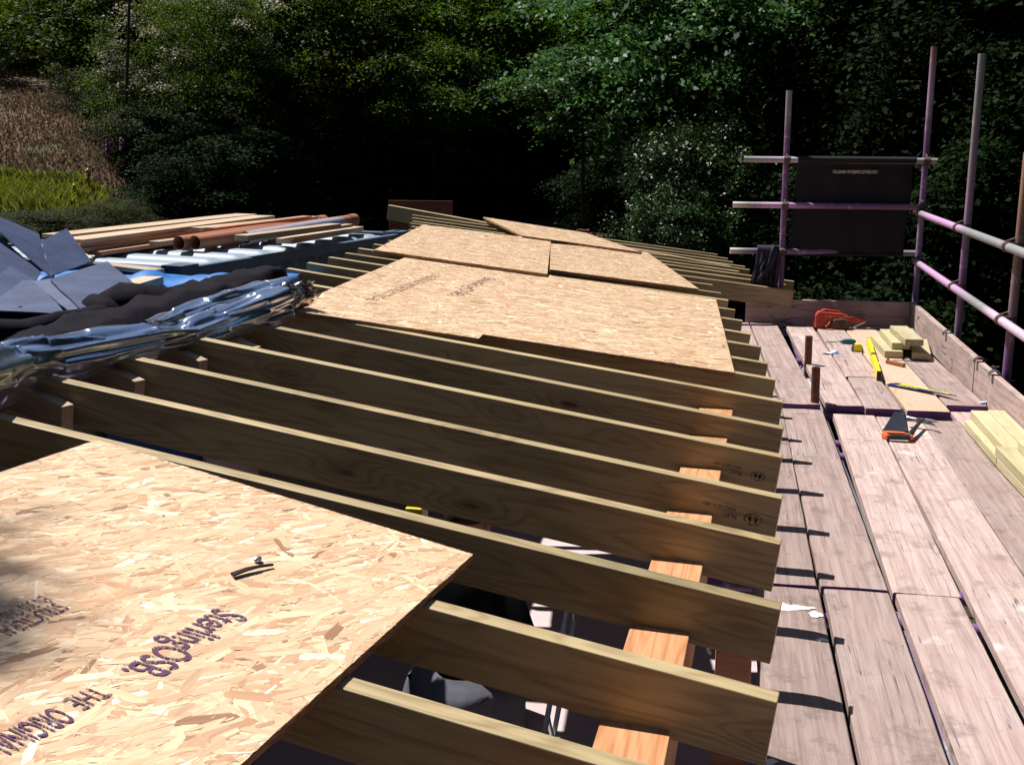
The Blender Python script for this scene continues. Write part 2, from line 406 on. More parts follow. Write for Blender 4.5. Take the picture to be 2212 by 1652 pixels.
# ================================================================ THE SETTING: ground
def lerp(a, b, t): return a + (b - a) * t
def sst(x, a, b):
    t = min(1, max(0, (x - a) / (b - a))); return t * t * (3 - 2 * t)
def ground_h(x, y):
    base = lerp(-2.3, -.45, sst(y, 9.5, 19))
    base += sst(x, 2.0, 9) * -1.6 * sst(y, -5, 6)
    base += sst(y, 34, 60) * 13
    thr = max(0, y - 13.5) * .30; bank = sst(-x - .12 * y, 4.4 + thr, 6.6 + thr * 1.6)                       # the bank rises on the left
    top = .62 + sst(y, 15.4, 16.0) * .22 + max(0, y - 15.8) * .19 + sst(-x, 8, 22) * 1.2
    h = lerp(base, top, bank * sst(y, 11.6, 12.6))
    h += sst(abs(x + 2), 14, 60) * 6
    return h
gm = MB()
xs = [-75 + 1.5 * i for i in range(34)] + [-24 + .4 * i for i in range(95)] + [14 + 2 * i for i in range(34)]
ys = [-30 + 2 * i for i in range(18)] + [6 + .4 * i for i in range(80)] + [38 + 2.5 * i for i in range(26)]
for x in xs:
    for y in ys:
        gm.v.append((x, y, ground_h(x, y) + .12 * (mnoise.noise((x * .7, y * .7, 0)))))
ny = len(ys)
for i in range(len(xs) - 1):
    for j in range(ny - 1):
        a = i * ny + j; gm.f.append([a, a + ny, a + ny + 1, a + 1]); gm.m.append(0)
        x, y = xs[i], ys[j]
        c = (.045, .042, .022)
        k = sst(-x - .12 * y, 5.0, 6)
        thr = 5 + max(0, y - 13.5) * .55; kb = -x - .12 * y > thr
        if kb and y > 15.6 and y < 25: c = (.13, .095, .06) if mnoise.noise((x * .6, y * .6, 2)) > -.1 else (.07, .07, .035)         # mown brown slope
        elif kb and y < 16 and y > 11: c = (.10, .13, .03)
        elif kb: c = (.07, .11, .03)
        elif y > 30: c = (.022, .035, .013)
        gm.c.append(c)
tag(gm.build('ground', GROUND, smooth='all'), kind='structure')
# the lane
lm = MB(); pts = [(1.2, 14), (.6, 18), (.2, 22), (-.2, 27), (-1.0, 33), (-3, 40)]
def lane(u, v):
    t = u * (len(pts) - 1); i = min(int(t), len(pts) - 2); f = t - i
    x = lerp(pts[i][0], pts[i + 1][0], f) + (v - .5) * 3.0; y = lerp(pts[i][1], pts[i + 1][1], f)
    return (x, y, ground_h(x, y) + .14)
lm.grid(lane, 40, 6); tag(lm.build('lane', LANE, smooth='all'), kind='structure')

# ================================================================ THE BUILDING under the roof
fl = MB().box((-2.9, -1.5, -2.12), (.9, 11.6, -2.0)); tag(fl.build('floor', CONCRETE), kind='structure')
m = MB().box((-2.62, -1.5, -2.0), (-2.48, 9.2, .56)).box((-2.75, 9.2, -2.0), (-2.62, 11.9, .56))
tag(m.build('blockwork_wall', BLOCK), 'dark blockwork wall under the high left ends of the roof joists', 'wall')
m = MB().box((-2.6, 11.9, -2.0), (-.7, 12.05, .28)); tag(m.build('end_wall', BLOCK), 'dark blockwork wall at the far end of the roof', 'wall')
tag(beam('purlin', G(1380, 1549, .352) + Vector((-.072, -1.2, 0)), G(1540, 1025, .352) + Vector((-.072 + .1, 1.3, 0)), .145, .15, LARCH, .003),
    'orange larch beam running under the joists on their right side', 'beam')
t = thing('timber_post', (.088, 2.62, -2.0), 'red brown timber post standing under the joist ends beside the scaffold', 'post')
MB().box((-.043, -.043, 0), (.043, .043, 2.3)).build('shaft', REDW, t, bevel=.004)
MB().box((-.07, -.07, 0), (.07, .07, .012)).build('base_plate', DARKSTEEL, t)

# joists: right end (near top edge), left Y at X=-2.48
J = []
ends = [(.13, 1.66, 2.06), (.157, 2.058, 2.47), (.188, 2.527, 2.93), (.213, 2.99, 3.38), (.24, 3.418, 3.82), (.267, 3.916, 4.3), (.296, 4.355, 4.77),
        (.323, 4.846, 5.14), (.316, 5.324, 5.55), (.297, 5.721, 5.96), (.282, 6.193, 6.38), (.237, 6.592, 6.73), (.201, 7.07, 7.11), (.163, 7.514, 7.43),
        (.122, 7.957, 7.78), (.074, 8.30, 8.14), (.012, 8.73, 8.5), (.65, 9.15, 8.86), (.609, 9.52, 9.20), (.699, 9.858, 9.49), (.236, 10.03, 9.80),
        (.337, 10.30, 10.08), (.301, 10.53, 10.30), (.196, 10.80, 10.60), (.15, 11.08, 10.90), (.05, 11.35, 11.20)]
where = ['cut by the bottom edge of the photo', 'second from the bottom, passing under the near chipboard sheet',
    'touching the far edge of the near chipboard sheet', 'second behind the near chipboard sheet', 'third behind the near chipboard sheet, stamped near its right end',
    'fourth behind the near chipboard sheet, with an orange patch at its right', 'fifth behind the near chipboard sheet', 'second in front of the mid roof sheets',
    'right in front of the step in the big mid roof sheets', 'whose bare end pokes out first beyond the mid roof sheet', 'second bare end beyond the mid roof sheet',
    'third bare end beyond the mid roof sheet', 'fourth bare end beyond the mid roof sheet', 'fifth bare end beyond the mid roof sheet', 'sixth bare end beyond the mid roof sheet',
    'seventh bare end beyond the mid roof sheet', 'last short end before the long overhanging ones', 'long overhanging one nearest the toe board with its whole face showing',
    'long overhanging one behind the jacket', 'longest overhanging one behind the scaffold pole', 'first short end behind the long overhanging ones', 'second short end behind the overhanging ones',
    'third short end behind the overhanging ones', 'far one passing under the farthest chipboard sheet', 'second last before the raised farthest one', 'last before the raised farthest one']
JH = .143
for k, ((xe, ye, yl), wh) in enumerate(zip(ends, where)):
    xl = -2.50 - (max(0, yl - 9.1) * .24) + rng.uniform(-.012, .012)
    A = Vector((xl, yl + (xl + 2.48) * (yl - ye) / (-2.48 - xe), roofz(xl, yl))); B = Vector((xe, ye, roofz(xe, ye)))
    o = beam('roof_joist', A, B, .046, JH, JOIST, .0025, 1)
    tag(o, 'treated roof joist ' + wh, 'joist', 'roof joists laid on edge side by side'); J.append((o, A, B))
A = R(838, 443, .03); B = R(1716, 600, 0); B = A + (B - A) * .86
tag(beam('roof_joist', A, B, .046, .15, JOIST, .0025, 1), 'raised farthest roof joist standing above the others with a dark knot', 'joist', 'roof joists laid on edge side by side')
# stamps on the side of two joists (the timber lies upside down, so the writing does too)
def joist_text(k, x, z, txt, size):
    o, A, B = J[k]; L = (B - A).length
    M = Matrix.Translation((L - x, -.0008, z)) @ Matrix.Rotation(rad(90), 4, 'X') @ Matrix.Rotation(rad(180), 4, 'Z')
    text_mesh(txt, size, INKB, 'stamp', M, o)
joist_text(4, .125, -.082, 'PEFC', .022); joist_text(4, .13, -.060, 'PEFC-16-31-002', .016)
joist_text(5, .125, -.082, 'PEFC', .020); joist_text(5, .13, -.062, 'PEFC-16-31-002', .015)
def emblem(k, x, z, s):
    o, A, B = J[k]; L = (B - A).length; m = MB()
    M = Matrix.Translation((L - x, -.0009, z)) @ Matrix.Rotation(rad(90), 4, 'X') @ Matrix.Rotation(rad(180), 4, 'Z')
    n = 30
    for i in range(n):
        if i in (3, 4): continue
        a0 = 2 * math.pi * i / n; a1 = 2 * math.pi * (i + 1) / n
        q = [(math.cos(a0) * 1.5, math.sin(a0)), (math.cos(a1) * 1.5, math.sin(a1)), (math.cos(a1) * 1.36, math.sin(a1) * .87), (math.cos(a0) * 1.36, math.sin(a0) * .87)]
        m.add([M @ Vector((u * s, v * s, 0)) for u, v in q], [[0, 1, 2, 3]])
    for cx, h in ((-.45, .75), (.45, .6)):
        m.add([M @ Vector((u * s, v * s, 0)) for u, v in ((cx - .42, -.35), (cx + .42, -.35), (cx, h))], [[0, 1, 2]])
        m.add([M @ Vector((u * s, v * s, 0)) for u, v in ((cx - .08, -.6), (cx + .08, -.6), (cx + .08, -.33), (cx - .08, -.33))], [[0, 1, 2, 3]])
    m.build('stamp_emblem', INKB, o)
emblem(4, .075, -.087, .019); emblem(5, .07, -.085, .017)

# sawn ceiling rafter ends meeting the joists on the left
grp = 'sawn rafter ends between the joists at the foil'
for k, ((ax, ay), (bx, by), wh) in enumerate([((70, 838), (147, 876), 'nearest the bottom left, beside the near chipboard sheet'), ((235, 790), (303, 822), 'second along the foil from the near sheet'),
                                 ((385, 752), (440, 778), 'third along the foil, in front of the middle joists'), ((505, 728), (556, 750), 'farthest one, below the end of the foil')]):
    A = R(ax, ay, -.045); B = R(bx, by, -.06)
    A = B + (A - B).normalized() * .42
    tag(beam('rafter_end', A, B, .045, .095, STOCK, .002), 'pale sawn rafter end ' + wh, 'rafter', grp)

# ================================================================ OSB sheets
PAL = [((.66, .50, .32), 3), ((.58, .40, .24), 5), ((.62, .44, .27), 4.5), ((.53, .345, .20), 3.2), ((.48, .28, .155), 1.6), ((.30, .165, .09), .4), ((.74, .63, .45), 1.2)]
PW = np.cumsum([p[1] for p in PAL]); PW = PW / PW[-1]
def osb(name, P, U, V, label, nfl, seed, ang, spread=35, fl=.085, th=.018, base=0, smudge=0):
    """P: three or four world corners of the top face"""
    r = np.random.RandomState(seed)
    P = [Vector(p) for p in P]
    M = frame(P[0], P[1], (P[1] - P[0]).cross(P[3] - P[0])); Mi = M.inverted(); Q = [Mi @ p for p in P]
    def bl(u, v): 
        return tuple(Q[0][i] * (1 - u) * (1 - v) + Q[1][i] * u * (1 - v) + Q[2][i] * u * v + Q[3][i] * (1 - u) * v for i in range(3))
    m = MB(); uvs = []
    n = 40
    def ring(z, jag): 
        out = []
        for (a, b) in (((0, 0), (1, 0)), ((1, 0), (1, 1)), ((1, 1), (0, 1)), ((0, 1), (0, 0))):
            for i in range(n):
                t = i / n; u = a[0] + (b[0] - a[0]) * t; v = a[1] + (b[1] - a[1]) * t
                p = bl(u, v); out.append((p[0] + r.uniform(-jag, jag), p[1] + r.uniform(-jag, jag), p[2] + z))
        return out
    top = ring(0, .0012); mid = ring(-th * .5, .002); bot = ring(-th, .0012); N = len(top)
    m.add(top + mid + bot, [[i, N + i, N + (i + 1) % N, (i + 1) % N] for i in range(N)] + [[N + i, 2 * N + i, 2 * N + (i + 1) % N, N + (i + 1) % N] for i in range(N)] + [[2 * N + i for i in range(N)][::-1]], 1, (.3, .2, .1))
    m.add(top, [list(range(N))], 0, (.55, .38, .22))
    for f in m.f: uvs += [0, 0] * len(f)
    a = (r.randn(nfl) * spread + ang); a = np.where(r.rand(nfl) < .12, a + 90, a) * math.pi / 180
    L = fl * (.35 + r.rand(nfl) * 1.1); W = L * (.07 + r.rand(nfl) * .24); W = np.minimum(W, .026)
    cx = r.rand(nfl) * U; cy = r.rand(nfl) * V; zt = r.rand(nfl) * .0011 + .0002
    pi = np.searchsorted(PW, r.rand(nfl))
    shape = [(-1, -.55), (-.82, -1), (.7, -1), (1, -.3), (.85, .75), (-.6, 1), (-1, .4)]
    for i in range(nfl):
        ca, sa = math.cos(a[i]), math.sin(a[i]); pts = []; q = []
        z1, z2 = r.uniform(-.35, .35, 2) * .0004
        for (sx, sy) in shape:
            sx2 = sx + r.uniform(-.18, .18); sy2 = sy + r.uniform(-.35, .25)
            x = sx2 * L[i] / 2; y = sy2 * W[i] / 2
            u = min(1, max(0, (cx[i] + x * ca - y * sa) / U)); v = min(1, max(0, (cy[i] + x * sa + y * ca) / V))
            p = bl(u, v); pts.append((p[0], p[1], p[2] + zt[i] + sx * z1 + sy * z2)); q.append((x + i * .37, y + i * .11))
        c = np.array(PAL[pi[i]][0]) * np.array((.90, .875, .90)) * (.88 + r.rand() * .24)
        m.add(pts, [list(range(7))], 0, tuple(c))
        for p in q: uvs += [p[0], p[1]]
    m.uv = uvs
    o = m.build('osb_sheet', [OSB, OSBE], None, M)
    tag(o, label, 'chipboard sheet', 'chipboard sheets laid on the joists'); return o, M, Q
def Rr(p, off): x, y = p; return R(x, y, off)
# near sheet
c1 = R(1022, 1197, .019); c2 = R(210, 950, .019)
dn = Vector((-.15, -1, 0)).normalized(); dn.z = -.127 * dn.x - .012 * dn.y
c3 = c2 + dn * 2.35; c4 = c1 + dn * 2.35
near, NM, NQ = osb('near', [c4, c1, c2, c3], 2.35, 1.22, 'largest nearest chipboard sheet with printed lettering, at the bottom left', 17000, 3, -28, 22, .08)
# mid sheets (two side by side, the seam runs on from the step in the front edge)
a = R(1040, 722, .019); b = R(1587, 805, .019); c = R(1547, 647, .019)
osb('mid_right', [a, b, c, c + (a - b)], 1.22, 2.44, 'big mid roof chipboard sheet on the right, flush with the bare joist ends', 5200, 5, 8, 20, .09)
a2 = R(1036, 731, .019); b2 = R(612, 668, .019); far = (c - b)
osb('mid_left', [b2 , a2 + Vector((-.004, 0, 0)), a2 + Vector((-.004, 0, 0)) + far * .99, b2 + far * .99], 1.22, 2.44, 'mid roof chipboard sheet on the left, partly under the foil, with a faint printed stripe', 5200, 6, 8, 20, .09)
osb('upper_left', [R(808, 540, .043), R(1182, 592, .043), R(1190, 520, .043), R(915, 485, .043)], 1.22, 2.44, 'chipboard sheet lapped over the mid sheets on the left, its thick front edge showing', 4200, 8, 5, 20, .09, .019)
osb('upper_right', [R(1188, 582, .041), R(1510, 624, .041), R(1398, 545, .041), R(1190, 526, .041)], 1.22, 2.4, 'chipboard sheet lapped over the mid sheets on the right, tapering to the far end', 4200, 9, 5, 20, .09, .019)
osb('far', [R(1129, 509, .062), R(1387, 545, .062), R(1265, 503, .062), R(1044, 469, .062)], 1.15, 1.35, 'farthest tilted chipboard sheet in front of the dark lane', 2200, 10, 5, 20, .09, .018)
# lettering on the near sheet: reads towards the camera
NMi = NM.inverted()
def sheet_text(px0, px1, txt, size, mat, thick):
    a = NMi @ R(*px0, .0205); b = NMi @ R(*px1, .0205); d = (b - a); ang = math.atan2(d.y, d.x)
    M = Matrix.Translation((a.x, a.y, .0032)) @ Matrix.Rotation(ang, 4, 'Z')
    o = text_mesh(txt, size, mat, 'printed_lettering', M, near, thick)
    wv = max(v.co.x for v in o.data.vertices)
    o.matrix_basis = M @ Matrix.Diagonal((d.length / wv, 1, 1, 1)); return o
# baseline start (far, left-upper side is the foot of the letters when read from the far side)
sheet_text(zz(5, 1395, 640), zz(5, 780, 1040), 'SterlingOSB.', .108, INK, True)
sheet_text(zz(5, 585, 1140), zz(5, 395, 1240), 'THE', .072, INK, False)
sheet_text(zz(5, 340, 1280), zz(5, -140, 1520), 'ORIGINAL', .082, INK, True)
sheet_text(zz(5, 345, 605), zz(5, -60, 790), 'STRUCTURAL', .060, INK, False)
sheet_text(zz(5, 260, 560), zz(5, -60, 700), 'EN 300 OSB/3', .050, INK, False)
def far_text(sheet, px0, px1, txt, size):
    M0 = sheet.matrix_world; Mi = M0.inverted(); a = Mi @ R(*px0, .0205); b = Mi @ R(*px1, .0205); d = b - a
    M = Matrix.Translation((a.x, a.y, .0032)) @ Matrix.Rotation(math.atan2(d.y, d.x), 4, 'Z')
    o = text_mesh(txt, size, INK2, 'printed_lettering', M, sheet, True); wv = max(v.co.x for v in o.data.vertices); o.matrix_basis = M @ Matrix.Diagonal((d.length / wv, 1, 1, 1))
bpy.context.view_layer.update()
ml = [o for o in COL.objects if o.get('label', '').startswith('mid roof chipboard')][0]
far_text(ml, zz(2, 590, 545), zz(2, 150, 712), 'STERLINGOSB/3STRUCTURAL', .085)
far_text(ml, zz(2, 930, 565), zz(2, 680, 680), 'SterlingOSB.', .11)
# scraps on the near sheet
P0 = G(590, 1452, 0); p = [R(*zz(5, 1500, 420), .028), R(*zz(5, 1590, 388), .03), R(*zz(5, 1680, 368), .03), R(*zz(5, 1760, 358), .028)]
m = MB().path(p, [.0065, .006, .005, .0042], 10, flat=.7); m.path([q + Vector((.004, -.006, 0)) for q in p[:3]], [.004, .003, .001], 8, flat=.7)
tag(m.build('rubber_strip', RUBBER, smooth=True), 'short curled strip of black rubber lying on the near chipboard sheet', 'rubber scrap')
q = R(*zz(5, 1667, 340), .021)
bm = bmesh.new(); bmesh.ops.create_icosphere(bm, subdivisions=2, radius=.010)
for v in bm.verts: v.co = v.co * (1 + .35 * mnoise.noise(v.co * 160)); v.co.z *= .7
me = bpy.data.meshes.new('stone_chip'); bm.to_mesh(me); me.materials.append(STEEL); o = bpy.data.objects.new('stone_chip', me); COL.objects.link(o); o.location = q + Vector((0, 0, .006))
tag(o, 'small dark grey chip of stone behind the rubber strip', 'stone')
# plywood panel behind the last joist
A = PY(838, 433, 12.25); B = PY(977, 433, 12.25)
m = MB().box((A.x, 12.25, .0), (B.x, 12.268, A.z)); tag(m.build('plywood_panel', PLY), 'upright red brown plywood panel behind the farthest joist', 'plywood panel')
t = thing('snap_line', Matrix.Translation(R(1245, 500, .03)) @ Matrix.Scale(.55, 4), 'small red and black tool at the back edge of the farthest sheet', 'tool')
m = MB().path([(0, 0, .02), (.05, .03, .022), (.12, .02, .02), (.2, .0, .018)], [.012, .02, .016, .01], 10); m.build('handle', RUST, t, smooth=True)
MB().path([(.2, 0, .02), (.24, -.01, .03)], [.02, .014], 8).build('cap', ORANGE, t, smooth=True)
# ================================================================ SCAFFOLD
GAL = (.21, .21, .22); PUR = (.15, .065, .185); PINK = (.44, .25, .43); BRO = (.20, .11, .09); WHT = (.6, .58, .56); DPUR = (.12, .045, .17)
def stops(*st):
    def f(t):
        for (a, ca), (b, cb) in zip(st, st[1:]):
            if t <= b: 
                k = max(0, (t - a) / (b - a)); return tuple(lerp(x, y, k) for x, y in zip(ca, cb))
        return st[-1][1]
    return f
def tube(name, A, B, label, cfn, group, cat='scaffold tube', couplers=(), mat=None):
    A = Vector(A); B = Vector(B); L = (B - A).length; up = (0, 0, 1) if abs((B - A).normalized().z) < .9 else (0, 1, 0)
    M = frame(A, B, up); t = thing(name, M, label, cat, group)
    MB().pipe((0, 0, 0), (L, 0, 0), .02415, .0205, 20, cols=cfn, seg=24).build('tube', mat or TUBE, t, smooth=True)
    for d, od in couplers:              # at distance d, the other tube in direction od (world): a double coupler
        loc = M.to_3x3().inverted() @ Vector(od)
        Mc = Matrix.Translation((d, 0, 0)) @ frame((0, 0, 0), loc, (1, 0, 0) if abs(loc.normalized().x) < .9 else (0, 1, 0))
        m = MB()
        for sgn in (0, 1):
            cx = .05 * sgn
            ax = (0, 0, 1) if sgn == 0 else (0, 1, 0)
            a = Vector(ax) * .024
            m.pipe(Vector((cx, 0, 0)) - a, Vector((cx, 0, 0)) + a, .031, .0243, 14)
            # swing bolt and nut
            if sgn == 0: m.cyl((-.01, .03, 0), (.05, .052, 0), .006, n=8); m.cyl((.036, .045, 0), (.05, .052, 0), .011, n=6)
            else: m.cyl((.06, 0, .03), (.005, 0, .056), .006, n=8); m.cyl((.02, 0, .048), (.008, 0, .055), .011, n=6)
        m.box((.012, -.022, -.022), (.038, .022, .022))
        o = m.build('coupler', DARKSTEEL, t, smooth=True); o.matrix_basis = Mc
    return t
sg = 'upright scaffold standards'
tube('scaffold_standard', (.575, 9.36, -2.3), (.545, 9.36, 1.855), 'purple scaffold standard at the jacket, shorter of the two holding the banner', stops((0, GAL), (.3, PUR), (.93, PUR), (.955, GAL), (1, GAL)), sg)
tube('scaffold_standard', (1.617, 9.37, -2.3), (1.607, 9.37, 2.171), 'tall purple scaffold standard right of the banner at the deck corner', stops((0, PUR), (.45, PUR), (.7, (.24, .15, .27)), (.85, PUR), (.93, (.38, .25, .40)), (1, BRO)), sg)
tube('scaffold_standard', (1.63, 7.82, -2.9), (1.635, 7.82, 2.02), 'grey and purple scaffold standard, second along the right side', stops((0, GAL), (.55, GAL), (.7, PUR), (.8, (.27, .17, .27)), (.9, (.20, .18, .20)), (1, GAL)), sg)
tube('scaffold_standard', (1.63, 6.5, -3.2), (1.635, 6.5, 1.428), 'rusty brown scaffold standard nearest the camera on the right', stops((0, PUR), (.75, PUR), (.82, (.19, .13, .15)), (.9, BRO), (1, (.30, .18, .11))), sg)
rg = 'horizontal scaffold rails'
cx = (0, .05, 0)
tube('scaffold_rail', (.217, 9.31, 1.325), (1.684, 9.31, 1.315), 'grey top rail the black banner hangs from', stops((0, GAL), (.3, (.45, .36, .46)), (1, GAL)), rg, couplers=[(.335, cx), (1.39, cx)])
tube('scaffold_rail', (.145, 9.31, .967), (1.61, 9.31, .962), 'pink purple middle rail crossing in front of the banner', stops((0, (.62, .58, .5)), (.1, GAL), (.2, (.55, .33, .55)), (.5, PUR), (.8, PUR), (1, BRO)), rg, couplers=[(.41, cx), (1.46, cx)])
tube('scaffold_rail', (.138, 9.31, .598), (1.60, 9.43, .59), 'low rail with the dark jacket hanging on it', stops((0, (.7, .62, .5)), (.08, GAL), (.16, PUR), (.4, PUR), (1, GAL)), rg, couplers=[(.43, cx)])
cy = (.055, 0, 0)
tube('scaffold_rail', (1.578, 9.43, .918), (1.578, 2.9, .935), 'upper guard rail along the right side, pink at its far half', stops((0, GAL), (.05, GAL), (.09, PINK), (.27, PINK), (.285, GAL), (.34, GAL), (1, (.33, .31, .33))), rg, couplers=[(.06, cy), (1.61, cy), (2.93, cy)])
tube('scaffold_rail', (1.578, 9.33, .541), (1.578, 2.9, .50), 'lower guard rail along the right side, pink near the corner', stops((0, GAL), (.03, GAL), (.05, PINK), (.28, PINK), (.3, GAL), (.38, GAL), (.4, (.52, .38, .5)), (1, (.33, .31, .33))), rg, couplers=[(.06, cy), (1.51, cy), (2.83, cy)])
# under the deck
ug = 'tubes carrying the scaffold boards'
tube('scaffold_ledger', (.672, -.6, -.095), (.655, 9.4, -.07), 'grey purple tube seen lengthways through the gap between the boards', stops((0, DPUR), (.2, GAL), (.32, GAL), (.4, DPUR), (.43, GAL), (.58, GAL), (.6, PUR), (.7, GAL), (.8, (.4, .4, .4)), (.85, PUR), (1, PUR)), ug)
for y, z, wd in ((3.62, -.03, 'under the nearest board joint'), (3.86, -.02, 'just behind the nearest board joint'), (2.55, -.03, 'in the gap at the bottom right corner'), (5.62, -.03, 'nearer of the pair below the rusty stub'), (5.86, -.03, 'farther of the pair below the rusty stub'), (6.42, -.01, 'right at the rusty stub'), (7.9, .0, 'behind the rusty stubs'), (9.1, .0, 'under the end toe board')):
    tube('scaffold_transom', (-.25, y, z - .025), (1.75, y, z - .025), 'purple cross tube ' + wd, stops((0, PUR), (.4, DPUR), (.5, PUR), (1, PUR)), ug)
st = 'short rusty tube stubs between the boards'
tube('scaffold_stub', (.615, 6.43, -.35), (.600, 6.43, .238), 'nearer short rusty tube standing up between the boards', stops((0, DPUR), (1, DPUR)), st, mat=RUST)
tube('scaffold_stub', (.655, 7.52, -.35), (.645, 7.52, .225), 'farther short rusty tube standing up between the boards', stops((0, DPUR), (1, DPUR)), st, mat=RUST)

# boards
bg = 'scaffold boards of the working deck'
def sboard(x0a, x1a, ya, x0b, x1b, yb, z, label, new=False, dz=0, split=0):
    """x extents at the near (a) and far (b) end"""
    xm0 = (x0a + x1a) / 2; xm1 = (x0b + x1b) / 2; wd = ((x1a - x0a) + (x1b - x0b)) / 2
    A = Vector((xm0, ya, z)); B = Vector((xm1, yb, z + dz)); L = (B - A).length
    m = MB(); n = 24; r = random.Random(int(ya * 977 + xm0 * 7919)); w2 = wd / 2 - .0015; cup = r.uniform(-.003, .003); bow = r.uniform(-.004, .004)
    def sec(t):
        b = bow * math.sin(math.pi * t); e = [r.uniform(-.0012, .0012) for _ in range(2)]; x = L * t
        return [(x, -w2 + e[0], -.036), (x, -w2 + e[0], -.004 + b), (x, -w2 + .004 + e[0], b), (x, 0, cup + b), (x, w2 - .004 + e[1], b), (x, w2 + e[1], -.004 + b), (x, w2 + e[1], -.036)]
    for i in range(n + 1): m.v += sec(i / n)
    for i in range(n):
        for k in range(7):
            a = i * 7 + k; b_ = i * 7 + (k + 1) % 7; m.f.append([a, b_, b_ + 7, a + 7]); m.m.append(0); m.c.append(None)
    m.f.append(list(range(7))[::-1]); m.m.append(1); m.c.append(None); m.f.append([n * 7 + k for k in range(7)]); m.m.append(1); m.c.append(None)
    o = m.build('scaffold_board', [NEWBOARD if new else BOARD, PURPLE], None, frame(A, B))
    tag(o, label, 'scaffold board', bg); return o
b0 = sboard(.158, .385, -.6, .180, .403, 3.745, 0, 'board nearest the joists in the front bay, splashed with white paint')
sboard(.388, .604, -.6, .418, .638, 3.752, .002, 'second board from the joists in the front bay, smooth grained')
sboard(.640, .838, -.6, .648, .868, 3.742, .006, 'third board from the joists in the front bay, right of the open gap')
b1 = sboard(.178, .397, 3.757, .206, .425, 6.355, .010, 'middle bay board nearest the joists, with cream plaster splashes')
sboard(.403, .640, 3.762, .425, .640, 6.36, .008, 'middle bay board left of the open gap with a purple painted corner')
sboard(.648, .868, 3.75, .690, .922, 6.29, .006, 'middle bay board right of the open gap, cracked along its length')
sboard(.842, 1.085, -.6, .926, 1.150, 6.28, .003, 'long board under the handsaw')
b4 = sboard(1.089, 1.315, -.6, 1.156, 1.352, 6.24, .005, 'long board whitened with plaster dust behind the hammer')
sboard(1.319, 1.545, -.6, 1.356, 1.548, 6.47, .002, 'long outer board beside the toe board, with green timber on it')
sboard(.17, .42, 6.372, .09, .30, 9.18, .034, 'far bay board mostly hidden under the joist ends', dz=.0)
sboard(.425, .628, 6.375, .315, .532, 9.18, .036, 'far bay board beside the joist ends, left of the stubs')
sboard(.672, .858, 6.372, .585, .812, 9.02, .038, 'far bay board right of the rusty stubs')
sboard(.862, 1.072, 6.33, .872, 1.050, 7.16, .036, 'short board piece with the level end on it')
sboard(.860, 1.052, 7.168, .818, 1.040, 9.04, .038, 'far bay board with the screwdriver and tape')
sboard(1.078, 1.330, 6.31, 1.046, 1.265, 9.1, .038, 'newer pale yellow board under the spirit level', new=True)
sboard(1.335, 1.548, 6.5, 1.268, 1.50, 9.14, .034, 'far bay board under the pile of offcuts')
# white paint on the front boards
def splash(o, cx, cy, rx, ry, seed):
    r = random.Random(seed); Mi = o.matrix_world.inverted(); n = 34; m = MB(); P = []
    for i in range(n):
        a = 2 * math.pi * i / n; k = 1 + .5 * (r.random() - .5) + .25 * math.sin(3 * a + seed)
        q = Mi @ Vector((cx + math.cos(a) * rx * k, cy + math.sin(a) * ry * k, 0)); P.append((q.x, min(.107, max(-.107, q.y)), .0042))
    m.add(P, [list(range(n))]); m.build('paint_splash', WHITE, o)
bpy.context.view_layer.update()
for px, py, rx, ry, s in ((zz(7, 690, 640)[0], zz(7, 690, 640)[1], .062, .028, 1), (zz(7, 865, 688)[0], zz(7, 865, 688)[1], .026, .022, 2), (zz(7, 905, 850)[0], zz(7, 905, 850)[1], .018, .012, 3), (zz(7, 470, 1640)[0], zz(7, 470, 1640)[1], .05, .02, 5)):
    g = G(px, py, 0); splash(b0, g.x, g.y, rx, ry, s)
# toe boards
tg = 'toe boards round the scaffold deck'
def toe(A, B, label, h=.222):
    A = Vector(A); B = Vector(B); L = (B - A).length
    o = MB().box((0, 0, 0), (L, .036, h), ends=1).build('toe_board', [BOARD, PURPLE], None, frame(A, B), bevel=.003); return tag(o, label, 'toe board', tg)
toe((.28, 9.19, .005), (1.545, 9.19, .005), 'toe board across the far end of the deck, in shade')
toe((1.556, 9.24, .005), (1.556, 6.93, .005), 'sunlit far toe board along the right side, starting at the corner')
toe((1.556, 6.91, -.002), (1.556, 3.6, -.002), 'sunlit near toe board along the right side, with purple end')
bpy.context.view_layer.update()
for y, lab in ((7.80, 'far steel toe board clip hooked over the right toe board'), (6.48, 'near steel toe board clip hooked over the right toe board'), (6.86, 'small clip lying over the joint of the right toe boards')):
    t = thing('toe_board_clip', (1.55, y, .0), lab, 'clip', 'clips hooked over the right toe board')
    m = MB(); n = 9
    for i in range(n):
        a0 = math.pi * i / n; a1 = math.pi * (i + 1) / n; c = .006; rr = .034
        for rr0, rr1 in ((.034, .029),):
            P = [(c - .0 + .012 - math.cos(a) * r_, yy, .222 - .008 + math.sin(a) * r_) for a in (a0, a1) for r_ in (rr0, rr1) for yy in (-.024, .024)]
            m.add(P, [[0, 1, 5, 4], [2, 6, 7, 3], [0, 4, 6, 2], [1, 3, 7, 5]])
    m.build('strap', STEEL if y < 6.6 else DARKSTEEL, t, smooth=True)
    MB().cyl((.04, 0, .18), (.13, .0, .19), .006, n=8).cyl((.09, 0, .186), (.105, 0, .187), .012, n=6).build('bolt', DARKSTEEL, t, smooth=True)

